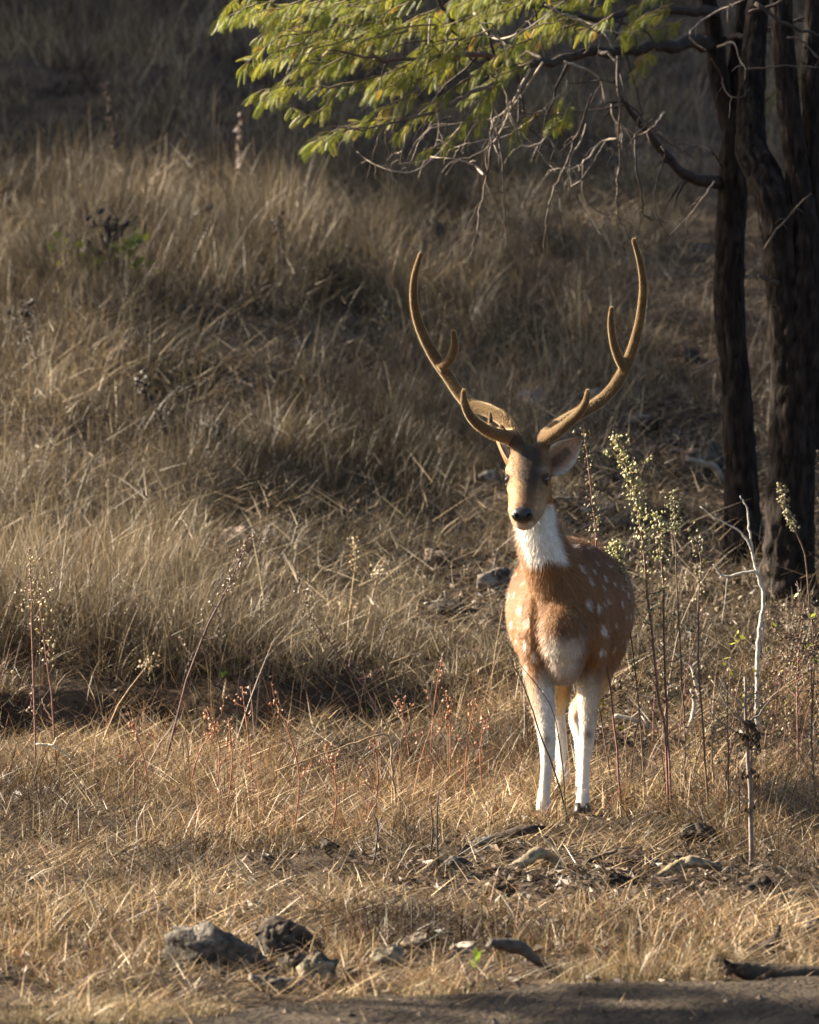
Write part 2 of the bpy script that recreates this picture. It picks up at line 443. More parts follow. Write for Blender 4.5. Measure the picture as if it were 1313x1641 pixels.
# coat colours
def coat(P, spots=True):
    x, y, z = P[:, 0], P[:, 1], P[:, 2]
    n1 = noise3(P, 14, 3); n2 = noise3(P, 45, 8)
    C = np.tile(A3([0.23, 0.108, 0.040]), (len(P), 1))
    def mix(m, c):
        nonlocal C
        m = np.clip(m, 0, 1)[:, None]
        C = C * (1 - m) + A3(c) * m
    xc = np.interp(y, [0, 0.25, 0.6, 1.0], [-0.005, 0, 0.04, 0.088])
    trunk = sstep(y, -0.02, 0.06) * (1 - sstep(z, 0.9, 1.0))
    # darker back, deepened to darken the shaded flank; paler belly
    mix(trunk * sstep(z, 0.64, 0.86) * sstep(y, 0.1, 0.25) * 0.75, (0.070, 0.034, 0.017))
    mix(sstep(0.47 - z + 0.02 * n1, 0.0, 0.07) * sstep(y, 0.16, 0.24) * (1 - sstep(np.abs(x - xc), 0.10, 0.15)), (0.52, 0.36, 0.19))
    # front of the neck and chest
    fr = sstep(0.10 - y + 0.03 * n1, 0.0, 0.09)
    mix(fr * sstep(0.80 - z, 0, 0.06) * (1 - sstep(np.abs(x + 0.0), 0.08, 0.12)) * 0.55, (0.20, 0.115, 0.06))
    mix(fr * sstep(0.61 - z + 0.05 * n1, 0, 0.10) * (1 - sstep(np.abs(x) + 0.03 * n1, 0.05, 0.10)), (0.52, 0.45, 0.37))
    mix(fr * np.exp(-((x + 0.005) / 0.016) ** 2 - ((z - 0.605) / 0.03) ** 2) * 0.7, (0.10, 0.065, 0.04))  # dark hollow of the breast painted into the coat
    # white throat
    ang = np.interp(z, [0.80, 0.93, 1.05], [-0.048, -0.088, -0.10])
    thr = sstep(z + 0.03 * n1 + 0.012 * n2 + 0.10 * np.abs(x - ang), 0.805, 0.835) * (1 - sstep(z, 0.985, 1.01)) * (1 - sstep(np.abs(x - ang) + 0.01 * n1, 0.052, 0.070)) * sstep(0.09 - y, 0.0, 0.03)
    mix(thr, (0.78, 0.72, 0.62))
    # legs: pale, brown on the outer side
    lg = sstep(0.50 - z, 0, 0.10)
    front = y < 0.5
    mid = np.where(front, 0.01, 0.05)
    outer = sstep(np.abs(x - mid), 0.075, 0.105)
    mix(lg * np.where(front, 1 - 0.75 * outer * sstep(z, 0.22, 0.34), sstep(0.34 - z, 0, 0.12)), (0.60, 0.53, 0.44))
    mix(sstep(0.26 - z, 0, 0.1) * 0.9, (0.70, 0.64, 0.55))
    for kx, ky, kz in ((-0.058, 0.05, 0.262), (0.082, 0.255, 0.262)):
        mix(np.exp(-(((x - kx) / 0.016) ** 2 + ((y - ky) / 0.03) ** 2 + ((z - kz) / 0.016) ** 2)) * 0.75, (0.12, 0.085, 0.06))
    mix(sstep(0.032 - z, 0, 0.012) * (z < 0.06), (0.10, 0.08, 0.065))
    # head
    hx = x - np.interp(z, [0.97, 1.13], [-0.134, -0.113])
    head = sstep(z - 0.55 * np.clip(y, -0.3, 0.2), 1.045, 1.075) * (z > 0.93) * (y < 0.12)
    head = np.maximum(head, sstep(-y, 0.06, 0.09) * (z > 0.9))
    mix(head, (0.20, 0.118, 0.056))
    mix(head * sstep(np.abs(hx), 0.018, 0.045) * sstep(1.10 - z, 0, 0.05) * 0.85, (0.33, 0.225, 0.12))
    top = sstep((z - 0.975) * 0.72 + (-y - 0.2) * 0.0 - 0.0, 0.0, 0.0001)
    fore = np.exp(-((hx - 0.006) / 0.040) ** 4) * sstep(z + 0.012 * n1, 1.072, 1.105)
    mix(head * fore * (0.96 + 0.15 * n1), (0.026, 0.019, 0.016))
    mix(head * np.exp(-((hx - 0.008) / 0.026) ** 4) * sstep(z, 1.02, 1.06) * (0.85 + 0.5 * n1), (0.042, 0.029, 0.022))
    mix(head * np.exp(-((hx / 0.022) ** 2)) * sstep(1.06 - z, 0, 0.03) * sstep(-y, 0.02, 0.06) * (0.8 + 0.5 * n1), (0.10, 0.055, 0.03))
    # pale ring over the eyes, dark tear gland below
    for sx, ex, ey, ez in EYES:
        mix(np.exp(-(((x - ex) / 0.022) ** 2 + ((y - ey) / 0.03) ** 2 + ((z - ez - 0.030) / 0.010) ** 2)) * 0.45, (0.42, 0.34, 0.27))
        mix(np.exp(-(((x - ex) / 0.016) ** 2 + ((y - ey + 0.008) / 0.028) ** 2 + ((z - ez) / 0.015) ** 2)) * 0.95, (0.03, 0.02, 0.016))
        mix(np.exp(-(((x - ex + sx * 0.012) / 0.008) ** 2 + ((y - ey + 0.035) / 0.02) ** 2 + ((z - ez + 0.028) / 0.016) ** 2)) * 0.7, (0.10, 0.06, 0.035))
    # muzzle: pale lips, dark corner
    mix(sstep(-y, 0.155, 0.185) * sstep(0.965 - z + 0.004 * n2, 0, 0.012) * 0.8, (0.48, 0.37, 0.26))
    mix(sstep(-y, 0.15, 0.18) * np.exp(-(((np.abs(hx) - 0.040) / 0.009) ** 2 + ((z - 0.966) / 0.006) ** 2)) * 0.8, (0.07, 0.045, 0.035))
    ped = sstep(z, 1.165, 1.19)
    mix(ped, (0.07, 0.045, 0.028))
    if spots:
        D = np.full(len(P), 9.0)
        for q in SPOT:
            d = (P - q[:3]) / A3([q[3], q[4], q[5]])
            D = np.minimum(D, np.sqrt((d ** 2).sum(1)))
        mix((1 - sstep(D + 0.25 * n2, 0.7, 1.25)) * 0.8, (0.56, 0.49, 0.41))
    return C * (1 + 0.22 * n1[:, None] + (0.12 + 0.22 * head)[:, None] * n2[:, None])

# white spots lie in loose rows on flanks, shoulders and back
cand = np.where((V[:, 1] > 0.17) & (V[:, 2] > 0.50) & (V[:, 2] < 0.95))[0]
R.shuffle(cand)
SPOT = []
for i in cand:
    p = V[i]
    if p[2] > 0.80 and p[1] < 0.2:
        continue
    if all((p[0] - q[0]) ** 2 + ((p[1] - q[1]) * 0.8) ** 2 + ((p[2] - q[2]) * 1.1) ** 2 > 0.062 ** 2 for q in SPOT):
        s = 0.0078 * (0.6 + 0.8 * R.random())
        SPOT.append((p[0], p[1], p[2], s * 1.1, s * 1.5, s * 1.1))
for q in ((0.055, 0.09, 0.685), (0.030, 0.10, 0.79), (0.045, 0.13, 0.745), (-0.118, 0.10, 0.56), (-0.10, 0.07, 0.52), (-0.115, 0.12, 0.48), (-0.105, 0.09, 0.63), (-0.125, 0.15, 0.66), (0.11, 0.16, 0.60), (0.115, 0.17, 0.53), (0.10, 0.14, 0.67)):
    j = np.argmin(((V - A3(q)) ** 2).sum(1))
    SPOT.append((*V[j], 0.010, 0.016, 0.017))
set_col(body_me, coat(V))
body = link('body', body_me, M['coat'], deer)

def strands(V, N, T, n, length, width, flow, colf, seed, lift=0.35):
    r = np.random.default_rng(seed)
    P0, P1, P2 = V[T[:, 0]], V[T[:, 1]], V[T[:, 2]]
    ar = np.linalg.norm(np.cross(P1 - P0, P2 - P0), axis=1)
    t = r.choice(len(T), n, p=ar / ar.sum())
    a = r.random(n); b = r.random(n); k = a + b > 1; a[k] = 1 - a[k]; b[k] = 1 - b[k]
    P = P0[t] + a[:, None] * (P1 - P0)[t] + b[:, None] * (P2 - P0)[t]
    Nn = N[T[t, 0]]
    f = flow(P)
    f = f - Nn * (f * Nn).sum(1)[:, None]
    f /= np.linalg.norm(f, axis=1)[:, None] + 1e-9
    f = f + 0.25 * r.standard_normal((n, 3))
    d = f + lift * Nn * (0.5 + r.random((n, 1)))
    d /= np.linalg.norm(d, axis=1)[:, None]
    L = length(P)[:, None] * (0.6 + 0.8 * r.random((n, 1)))
    sd = np.cross(d, Nn); sd /= np.linalg.norm(sd, axis=1)[:, None] + 1e-9
    w = width * (0.6 + 0.8 * r.random((n, 1)))
    base = P - Nn * 0.001
    VV = np.stack([base - sd * w / 2, base + sd * w / 2, base + d * L], 1).reshape(-1, 3)
    C = colf(P) * (0.8 + 0.4 * r.random((n, 1)))
    CC = np.stack([C * 0.85, C * 0.85, np.minimum(C * 1.15, 0.9)], 1).reshape(-1, 3)
    return VV, np.arange(3 * n).reshape(-1, 3), CC

def body_flow(P):
    f = np.tile(A3([0.0, 0.5, -0.85]), (len(P), 1))
    h = (P[:, 2] > 1.0) & (P[:, 1] < 0.1)
    f[h] = (0, 0.75, 0.65)
    return f
def body_len(P):
    L = np.full(len(P), 0.015)
    L[(P[:, 2] > 1.0) | (P[:, 1] < -0.03)] = 0.0085
    L[P[:, 2] < 0.3] = 0.007
    L[(P[:, 2] < 1.0) & (P[:, 2] > 0.5) & (P[:, 1] < 0.12) & (P[:, 1] > -0.04)] = 0.021
    return L
fv, ft, fc = strands(V, N, T, 140000, body_len, 0.0021, body_flow, coat, 3)
fur = link('fur', mesh_np('fur', fv, ft, fc), M['fur'], deer)
fur['kind'] = 'stuff'

# antlers
def L3(px, py, y):
    p = at(px, py, DY + y)
    return p - A3([DX, DY, DZ])
def antler(beam, rad, tines, seed):
    b = MB()
    b.tube(smooth_path([L3(*q) for q in beam], 6), rad, 14)
    for pts, r in tines:
        b.tube(smooth_path([L3(*q) for q in pts], 6), r, 12)
    for q in (beam[-1],) :
        b.ball(L3(*q), (rad[-1],) * 3)
    for pts, r in tines:
        b.ball(L3(*pts[-1]), (r[-1],) * 3)
    me = blob(b, 0.0034, 7)
    V, N, T = mesh_arrays(me)
    base = L3(*beam[0])
    d = np.linalg.norm(V - base, axis=1)
    C = np.tile(A3([0.105, 0.066, 0.031]), (len(V), 1))
    dark = (1 - sstep(d, 0.05, 0.17))[:, None] * 0.6
    C = C * (1 - dark) + A3([0.13, 0.075, 0.04]) * dark
    C *= (1 + 0.25 * noise3(V, 30, seed)[:, None])
    set_col(me, C)
    o = link('antler', me, M['velvet'], deer)
    v, t, c = strands(V, N, T, 9000, lambda P: np.full(len(P), 0.0062), 0.0011, lambda P: np.tile(A3([0, 0, 1.0]), (len(P), 1)), lambda P: np.tile(A3([0.40, 0.28, 0.14]), (len(P), 1)), seed, lift=3.0)
    f = link('velvet_fuzz', mesh_np('velvet_fuzz', v, t, c), M['fuzz'], o)
    f['kind'] = 'stuff'
    return o
antler([(824, 712, 0.03), (822, 695, 0.05), (806, 672, 0.09), (782, 658, 0.13), (755, 648, 0.17), (737, 632, 0.19), (718, 603, 0.20), (698, 574, 0.20), (680, 541, 0.19), (668, 508, 0.17), (663, 474, 0.14), (665, 440, 0.11), (674, 408, 0.08)],
       [0.026, 0.023, 0.022, 0.022, 0.021, 0.0195, 0.0195, 0.0195, 0.0175, 0.0155, 0.014, 0.0112, 0.0085],
       [([(818, 700, 0.03), (800, 697, -0.01), (778, 688, -0.05), (757, 671, -0.09), (745, 648, -0.11), (743, 627, -0.12)], [0.026, 0.021, 0.0185, 0.016, 0.0135, 0.0085]),
        ([(786, 690, -0.03), (786, 675, -0.03), (786, 662, -0.03)], [0.013, 0.0085, 0.005]),
        ([(810, 697, 0.0), (806, 687, -0.01), (803, 681, -0.012)], [0.012, 0.008, 0.005]),
        ([(706, 590, 0.19), (722, 576, 0.17), (729, 553, 0.15), (727, 532, 0.13)], [0.017, 0.0155, 0.0135, 0.0085])], 11)
antler([(872, 712, 0.03), (874, 700, 0.05), (893, 684, 0.09), (920, 667, 0.14), (952, 650, 0.18), (977, 629, 0.20), (997, 600, 0.20), (1010, 570, 0.20), (1022, 530, 0.18), (1029, 490, 0.16), (1031, 455, 0.13), (1026, 420, 0.10), (1016, 385, 0.07)],
       [0.026, 0.024, 0.023, 0.0215, 0.0205, 0.0195, 0.020, 0.018, 0.016, 0.0148, 0.0135, 0.0112, 0.0085],
       [([(872, 703, 0.02), (886, 697, -0.02), (905, 683, -0.06), (926, 664, -0.09), (938, 646, -0.11), (942, 627, -0.12)], [0.025, 0.021, 0.0185, 0.0155, 0.0125, 0.0085]),
        ([(1002, 592, 0.20), (991, 572, 0.18), (983, 547, 0.16), (979, 518, 0.13), (980, 495, 0.11)], [0.017, 0.0155, 0.0135, 0.0115, 0.0085])], 12)

# ears: cupped leaves with thickness
def ear(base, tip, side, width, cup, name='ear'):
    base, tip, side = A3(base), A3(tip), A3(side, float)
    ax = tip - base; L = np.linalg.norm(ax); ax /= L
    side = side - ax * side.dot(ax); side /= np.linalg.norm(side)
    nr = np.cross(ax, side)
    if nr[1] > 0:
        nr = -nr                                   # the hollow looks towards the camera
    n, k = 16, 13
    V = []; C = []
    for layer in (0, 1):
        for i in range(n):
            t = i / (n - 1)
            w = width * (math.sin(math.pi * min(1, 0.17 + 0.83 * t) ** 0.9) ** 0.75 + 0.05) * (1 - 0.15 * t)
            for j in range(k):
                s = -1 + 2 * j / (k - 1)
                depth = cup * (1 - 0.55 * t)
                p = base + ax * L * t + side * w * s - nr * (depth * (1 - s * s) + layer * 0.004 * (1 - s * s) ** 0.5)
                V.append(p)
                if layer == 0:
                    e = abs(s)
                    c = A3([0.40, 0.27, 0.19]) * (1 - 0.5 * math.exp(-((s - 0.1) / 0.35) ** 2) * (1 - t)) if e < 0.75 else A3([0.55, 0.45, 0.36])
                    c = c * (0.85 + 0.3 * R.random())
                    if 0.1 < t < 0.62 and abs(s) < 0.55:
                        c = c * (0.45 if abs(s - 0.05) < 0.3 else 0.8)
                    C.append(c)
                else:
                    C.append(A3([0.22, 0.12, 0.06]))
    f = []
    for layer in (0, 1):
        o = layer * n * k
        for i in range(n - 1):
            for j in range(k - 1):
                q = (o + i * k + j, o + i * k + j + 1, o + (i + 1) * k + j + 1, o + (i + 1) * k + j)
                f.append(q if layer == 0 else q[::-1])
    for i in range(n - 1):
        for j in (0, k - 1):
            f.append((i * k + j, (i + 1) * k + j, n * k + (i + 1) * k + j, n * k + i * k + j))
    m = MB(); m.add(np.array(V) + A3([DX, DY, DZ]), f, np.array(C))
    return build(m, name, M['coat'], deer)
ear(L3(879, 750, 0.03), L3(932, 703, 0.035), (0.70, 0.20, -0.70), 0.050, 0.026)
ear(L3(824, 744, 0.09), L3(798, 698, 0.13), (0.25, 0.95, 0.1), 0.036, 0.02)

# eyes, nose, hooves, tail
for sx, ex, ey, ez in EYES:
    m = MB(); c = A3([DX, DY, DZ]) + A3([ex, ey, ez])
    m.ball(c, (0.0155, 0.0185, 0.0150), (0.012, 0.008, 0.006), 16, 12)
    e = build(m, 'eye', M['eye'], deer)
    m = MB()
    for k in (1, -1):
        arc = [c + A3([sx * 0.012 * math.sin(t * math.pi) - 0.002 * sx, -0.023 + 0.046 * t, k * 0.0160 * math.sin(t * math.pi) ** 0.8]) for t in np.linspace(0, 1, 9)]
        m.tube(arc, [0.002, 0.0038, 0.002], 6, (0.05, 0.035, 0.028))
    build(m, 'eyelid', M['coat'], e)
m = MB()
nc = A3([DX, DY, DZ]) + A3([-0.1365, -0.205, 0.981])
m.ball(nc, (0.0355, 0.021, 0.0245), (0.018, 0.016, 0.016), 24, 14, rough=0.06)
m.ball(nc + A3([0, 0.006, -0.014]), (0.018, 0.014, 0.013), (0.02, 0.017, 0.016), 16, 10)
nose = build(m, 'nose', M['nose'], deer)
for sx in (-1, 1):
    m = MB()
    m.tube(smooth_path([nc + A3([sx * 0.012, -0.0165, -0.006]), nc + A3([sx * 0.020, -0.0165, 0.001]), nc + A3([sx * 0.026, -0.0105, 0.004])], 4), [0.003, 0.0058, 0.003], 8, (0.004, 0.003, 0.003))
    build(m, 'nostril', M['coat'], nose)
for (hx, hy), gg in ((fa, ga), (fb, gb), (ha, gha), (hb, ghb)):
    m = MB()
    for s in (-1, 1):
        c = A3([DX + hx + s * 0.0135, DY + hy - 0.006, DZ + gg])
        ring = [(0.0, 0.036, 0.026), (0.0, 0.012, 0.029), (0, -0.004, 0.031)]
        P = [c + A3([s * 0.002 * i, -0.006 * i, zz]) for i, (_, zz, _2) in enumerate(ring)]
        m.tube(P, [0.0125, 0.0135, 0.0135], 10, (0.055, 0.045, 0.04), a=[0.022, 0.029, 0.031], up=(0, -1, 0))
    build(m, 'hoof', M['horn'], deer)
m = MB()
m.tube(smooth_path([A3([DX, DY, DZ]) + A3(q) for q in ((0.088, 0.98, 0.80), (0.09, 1.05, 0.78), (0.092, 1.08, 0.68), (0.093, 1.075, 0.58))], 5), [0.03, 0.034, 0.03, 0.012], 10, (0.5, 0.4, 0.3), rough=0.05)
build(m, 'tail', M['coat'], deer)

# ------------------------------------------------------------------ grass
def blades(base, h, az, lean, curve, w, c0, c1, face, seg):
    n = len(base); t = np.linspace(0, 1, seg + 1)
    hor = h[:, None] * (lean[:, None] * t + curve[:, None] * t ** 2)
    ver = h[:, None] * (t * np.sqrt(np.clip(1 - lean[:, None] ** 2, 0.02, 1)) - 0.45 * np.minimum(curve[:, None], 1.2) * t ** 2)
    P = base[:, None, :] + np.stack([np.cos(az)[:, None] * hor, np.sin(az)[:, None] * hor, ver], 2)
    sd = np.stack([np.cos(face), np.sin(face), np.zeros(n)], 1)[:, None, :]
    ww = (w[:, None] * (1 - t[None, :seg]) ** 0.55)[:, :, None] / 2
    Lf = P[:, :seg] - sd * ww; Rt = P[:, :seg] + sd * ww
    V = np.concatenate([np.stack([Lf, Rt], 2).reshape(n, 2 * seg, 3), P[:, seg:]], 1)
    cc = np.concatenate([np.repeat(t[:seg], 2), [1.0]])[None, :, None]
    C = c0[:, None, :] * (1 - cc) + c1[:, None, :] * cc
    k = 2 * seg + 1
    tri = []
    for i in range(seg - 1):
        a = 2 * i
        tri += [(a, a + 1, a + 3), (a, a + 3, a + 2)]
    tri.append((2 * seg - 2, 2 * seg - 1, 2 * seg))
    T = (np.arange(n)[:, None, None] * k + np.array(tri)[None]).reshape(-1, 3)
    return V.reshape(-1, 3), T, C.reshape(-1, 3)

class Blades:
    def __init__(s): s.V = []; s.T = []; s.C = []; s.n = 0
    def add(s, *a):
        V, T, C = blades(*a)
        s.V.append(V); s.T.append(T + s.n); s.C.append(C); s.n += len(V)
    def build(s, name, mat, label, cat):
        o = link(name, mesh_np(name, np.vstack(s.V), np.vstack(s.T), np.vstack(s.C)), mat)
        return tag(o, label, cat, kind='stuff')

def scatter(n, y0, y1, dens, margin=0.35):
    """n ground points spread over the wedge of ground in view (with a wide margin)"""
    out = []
    got = 0
    while got < n:
        Y = y0 + (y1 - y0) * R.random(n)
        X = (R.random(n) * 2 - 1) * (Y * 0.0714 + margin)
        keep = R.random(n) < dens(X, Y)
        P = np.stack([X[keep], Y[keep]], 1)
        out.append(P); got += len(P)
    P = np.vstack(out)[:n]
    return np.column_stack([P, tz(P[:, 0], P[:, 1])])

def tufts(n, per, spread, y0, y1, dens, margin=0.4):
    c = scatter(n, y0, y1, dens, margin)
    q = np.repeat(c, per, 0)
    m = len(q)
    a = R.random(m) * 2 * math.pi; r = spread * np.sqrt(R.random(m))
    q[:, 0] += np.cos(a) * r; q[:, 1] += np.sin(a) * r
    q[:, 2] = tz(q[:, 0], q[:, 1]) - 0.005
    return q, a, np.repeat(np.arange(n), per)

def palette(n, cols, wts, jit=0.18):
    cols = np.array(cols)
    i = R.choice(len(cols), n, p=np.array(wts) / sum(wts))
    return cols[i] * (1 + jit * R.standard_normal((n, 1))).clip(0.4, 1.7)

def uu(X, Y):                    # sideways position in the view, for where the path runs
    return X / Y * F + 656.5

def path_mask(X, Y):
    """worn strip of short grass between the deer and the trees"""
    c = np.interp(Y, [20, 22, 24, 26, 28, 31], [1000, 900, 960, 1060, 1110, 1150])
    w = np.interp(Y, [20, 22, 24, 26, 28, 31], [120, 150, 170, 110, 70, 40])
    return np.exp(-((uu(X, Y) - c) / w) ** 2)

def patch(X, Y):
    return np.clip(0.82 + 1.35 * fbm(X * 1.9, Y * 1.2, 91) + 0.6 * vnoise(X * 6, Y * 4, 95), 0.25, 1.35)[:, None] * 0.70
STRAW = [(0.37, 0.28, 0.160), (0.255, 0.182, 0.098), (0.52, 0.415, 0.26), (0.135, 0.088, 0.05), (0.34, 0.275, 0.18)]
GOLD = [(0.50, 0.35, 0.165), (0.37, 0.235, 0.105), (0.66, 0.51, 0.29), (0.20, 0.115, 0.052), (0.30, 0.115, 0.055), (0.20, 0.21, 0.075)]
# what lies low in the grass and must stay in sight: pixel, half width in pixels
LOW = [(342, 1558, 85), (276, 1550, 26), (512, 1585, 50), (618, 1548, 34), (668, 1522, 26), (745, 1528, 26), (530, 1368, 22), (728, 1398, 30), (1115, 1350, 30), (1270, 1470, 26), (1304, 1500, 24), (450, 1575, 70),
       (815, 1352, 60), (858, 1390, 55), (1102, 1400, 60), (835, 1550, 55), (1230, 1528, 34), (1250, 1570, 90), (460, 1520, 50), (866, 1338, 40), (905, 1330, 60), (942, 1312, 40), (760, 1420, 120), (960, 1420, 160), (1130, 1430, 120),
       (715, 985, 40), (800, 945, 60), (700, 912, 30), (1108, 582, 26), (852, 648, 30), (378, 875, 30), (668, 415, 36), (706, 425, 30), (772, 400, 30), (785, 772, 24), (1143, 760, 30), (1110, 768, 30), (960, 640, 30), (1020, 690, 44), (1010, 1168, 50), (690, 968, 30), (940, 818, 50)]
LOWP = [(*hit(px, py)[:2], hw) for px, py, hw in LOW]
def lowness(X, Y):
    k = np.ones(len(X))
    for bx, by, hw in LOWP:
        w = hw * by / F
        e = np.exp(-(np.abs(X - bx) / (w * 1.15)) ** 4) * np.where(Y < by, np.exp(-((by - Y) / 0.55) ** 4), np.exp(-((Y - by) / (w * 1.1)) ** 4))
        k *= 1 - 0.88 * e
    return k

def emit(q, hh, az, lean, cur, w, c0, c1, seg, cut=0.03):
    k = lowness(q[:, 0], q[:, 1])
    hh = hh * k
    keep = (R.random(len(q)) < 0.35 + 0.65 * k) & (hh > 0.008)
    q, hh, az, lean, cur, w, c0, c1 = (z[keep] for z in (q, hh, az, lean, cur, w, c0, c1))
    k = patch(q[:, 0], q[:, 1]) * 0.80
    G.add(q, hh, az, lean, cur, w, c0 * k, c1 * k, R.random(len(q)) * math.pi, seg)

# tall dry grass of the hillside
def d_tall(X, Y):
    u = uu(X, Y)
    mat = np.exp(-((u - 820) / 230) ** 2 - ((Y - 23.0) / 1.6) ** 2)
    return (np.clip(0.55 + 1.7 * fbm(X * 1.3, Y * 0.8, 21), np.clip((Y - 27) / 12, 0.05, 0.6), 1) * (1 - 0.93 * path_mask(X, Y)) * (1 - 0.8 * mat)
            * np.clip((Y + bank_shift(X) - 21.0 - 0.3 * vnoise(X * 3, Y * 0, 77) + 0.6 * np.clip((X + 0.2) * 2, 0, 1)) / 0.5, 0, 1) * np.clip(1.1 - (u - 850) / 300, 0.12, 1) ** (1.0 * (Y < 31)))
G = Blades()
def tall(n, per, y0, y1, hmin, hmax, w, seg, spread=0.09):
    q, a, idx = tufts(n, per, spread, y0, y1, d_tall)
    m = len(q)
    th = (hmin + (hmax - hmin) * R.random(n) ** 1.5)[idx] * (0.35 + 0.8 * R.random(m))
    th *= np.clip(0.75 + 1.1 * fbm(q[:, 0] * 0.8, q[:, 1] * 0.5, 41), 0.35, 1.4)
    wind = (R.random(n) * 2 * math.pi)[idx]
    az = np.where(R.random(m) < 0.5, a, wind) + 0.8 * R.standard_normal(m)
    lean = np.abs((0.12 + 0.28 * R.random(n))[idx] * R.standard_normal(m)).clip(0, 0.93)
    cur = np.abs(0.5 * R.standard_normal(m)).clip(0, 1.5)
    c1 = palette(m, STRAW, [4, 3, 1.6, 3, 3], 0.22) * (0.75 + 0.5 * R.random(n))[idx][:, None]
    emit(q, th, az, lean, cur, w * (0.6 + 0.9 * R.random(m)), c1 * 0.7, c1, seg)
tall(2700, 26, 21.0, 25.5, 0.16, 0.50, 0.0031, 4)
tall(2900, 23, 25.5, 33, 0.20, 0.56, 0.0039, 4)
tall(2600, 14, 33, 50, 0.22, 0.52, 0.0066, 3, 0.14)
G.build('tall_grass', M['grass'], 'tall wispy dry grass covering the hillside', 'grass')

# short tangled straw of the flat by the deer
G = Blades()
def d_short(X, Y):
    bare = np.exp(-((uu(X, Y) - 1000) / 300) ** 4 - ((Y - 16.2) / 0.9) ** 4)         # dark litter patch in front of the hooves
    return np.clip(0.5 + 1.8 * fbm(X * 2.6, Y * 1.5, 51), 0.04, 1) * (1 - 0.9 * bare) * np.clip((Y - track_edge(X)) / 0.12, 0, 1)
def short(n, per, y0, y1, hmin, hmax, w, cols, wts, lean0, dens=d_short, spread=0.05, seg=3):
    q, a, idx = tufts(n, per, spread, y0, y1, dens)
    m = len(q)
    hh = (hmin + (hmax - hmin) * R.random(n) ** 2.2)[idx] * (0.4 + 0.8 * R.random(m))
    lean = np.abs(lean0 * R.standard_normal(m)).clip(0, 0.97)
    cur = np.abs(0.5 * R.standard_normal(m)).clip(0, 1.5)
    c1 = palette(m, cols, wts, 0.22) * (0.7 + 0.6 * R.random(n))[idx][:, None]
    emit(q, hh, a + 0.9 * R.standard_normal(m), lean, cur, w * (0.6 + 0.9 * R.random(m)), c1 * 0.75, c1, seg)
short(2300, 14, 14.0, 17.3, 0.03, 0.15, 0.0030, GOLD, [4, 4, 2, 3, 1.2, 0.3], 0.6)
short(1900, 14, 17.3, 20.9, 0.04, 0.20, 0.0032, GOLD, [4, 3, 2.4, 2, 1.6, 0.2], 0.55)
# knots of stiff reddish-brown stalks
def d_red(X, Y):
    u = uu(X, Y)
    return np.exp(-((u - 720) / 90) ** 2 - ((Y - 19.2) / 0.8) ** 2) + 0.6 * np.exp(-((u - 420) / 140) ** 2 - ((Y - 18.6) / 1.0) ** 2) + 0.7 * np.exp(-((u - 700) / 110) ** 2 - ((Y - 14.75) / 0.18) ** 2) + 0.3 * np.exp(-((u - 1230) / 90) ** 2 - ((Y - 18.6) / 0.9) ** 2)
short(330, 13, 14.3, 20.6, 0.07, 0.24, 0.0032, [(0.34, 0.19, 0.09), (0.26, 0.12, 0.06), (0.45, 0.30, 0.15)], [3, 3, 1], 0.32, d_red, 0.05, 3)
# lone seed stalks and thin dead stems
def d_st(X, Y):
    u = uu(X, Y)
    return 0.25 + 0.9 * np.exp(-((u - 1150) / 170) ** 2 - ((Y - 18.9) / 1.1) ** 2) + 0.4 * (Y > 19.6)
short(330, 3, 16.9, 21.0, 0.22, 0.55, 0.0030, [(0.30, 0.17, 0.09), (0.20, 0.10, 0.06), (0.42, 0.30, 0.17), (0.10, 0.065, 0.045)], [3, 3, 2, 2], 0.30, d_st, 0.05, 5)
# fine downy grass at the edge of the track
def d_edge(X, Y):
    return np.exp(-((Y - track_edge(X) - 0.2) / 0.2) ** 2) * (Y > track_edge(X) - 0.04)
short(900, 46, 13.6, 15.2, 0.02, 0.065, 0.0020, [(0.52, 0.395, 0.21), (0.40, 0.29, 0.14), (0.60, 0.49, 0.31)], [3, 2, 1], 0.45, d_edge, 0.06, 2)
# short grass of the worn strip and under the trees
short(2600, 14, 21, 30, 0.03, 0.12, 0.0040, STRAW, [3, 3, 1.5, 2.5, 2], 0.8, lambda X, Y: np.clip(0.7 * path_mask(X, Y) + 0.35 * (uu(X, Y) > 1000) + 0.35, 0, 1) * (1 - 0.6 * np.exp(-((uu(X, Y) - 850) / 230) ** 2 - ((Y - 23.0) / 1.7) ** 2)), 0.10, 2)
G.build('short_grass', M['grass'], 'short tangled straw-coloured grass on the flat ground around the stag', 'grass')

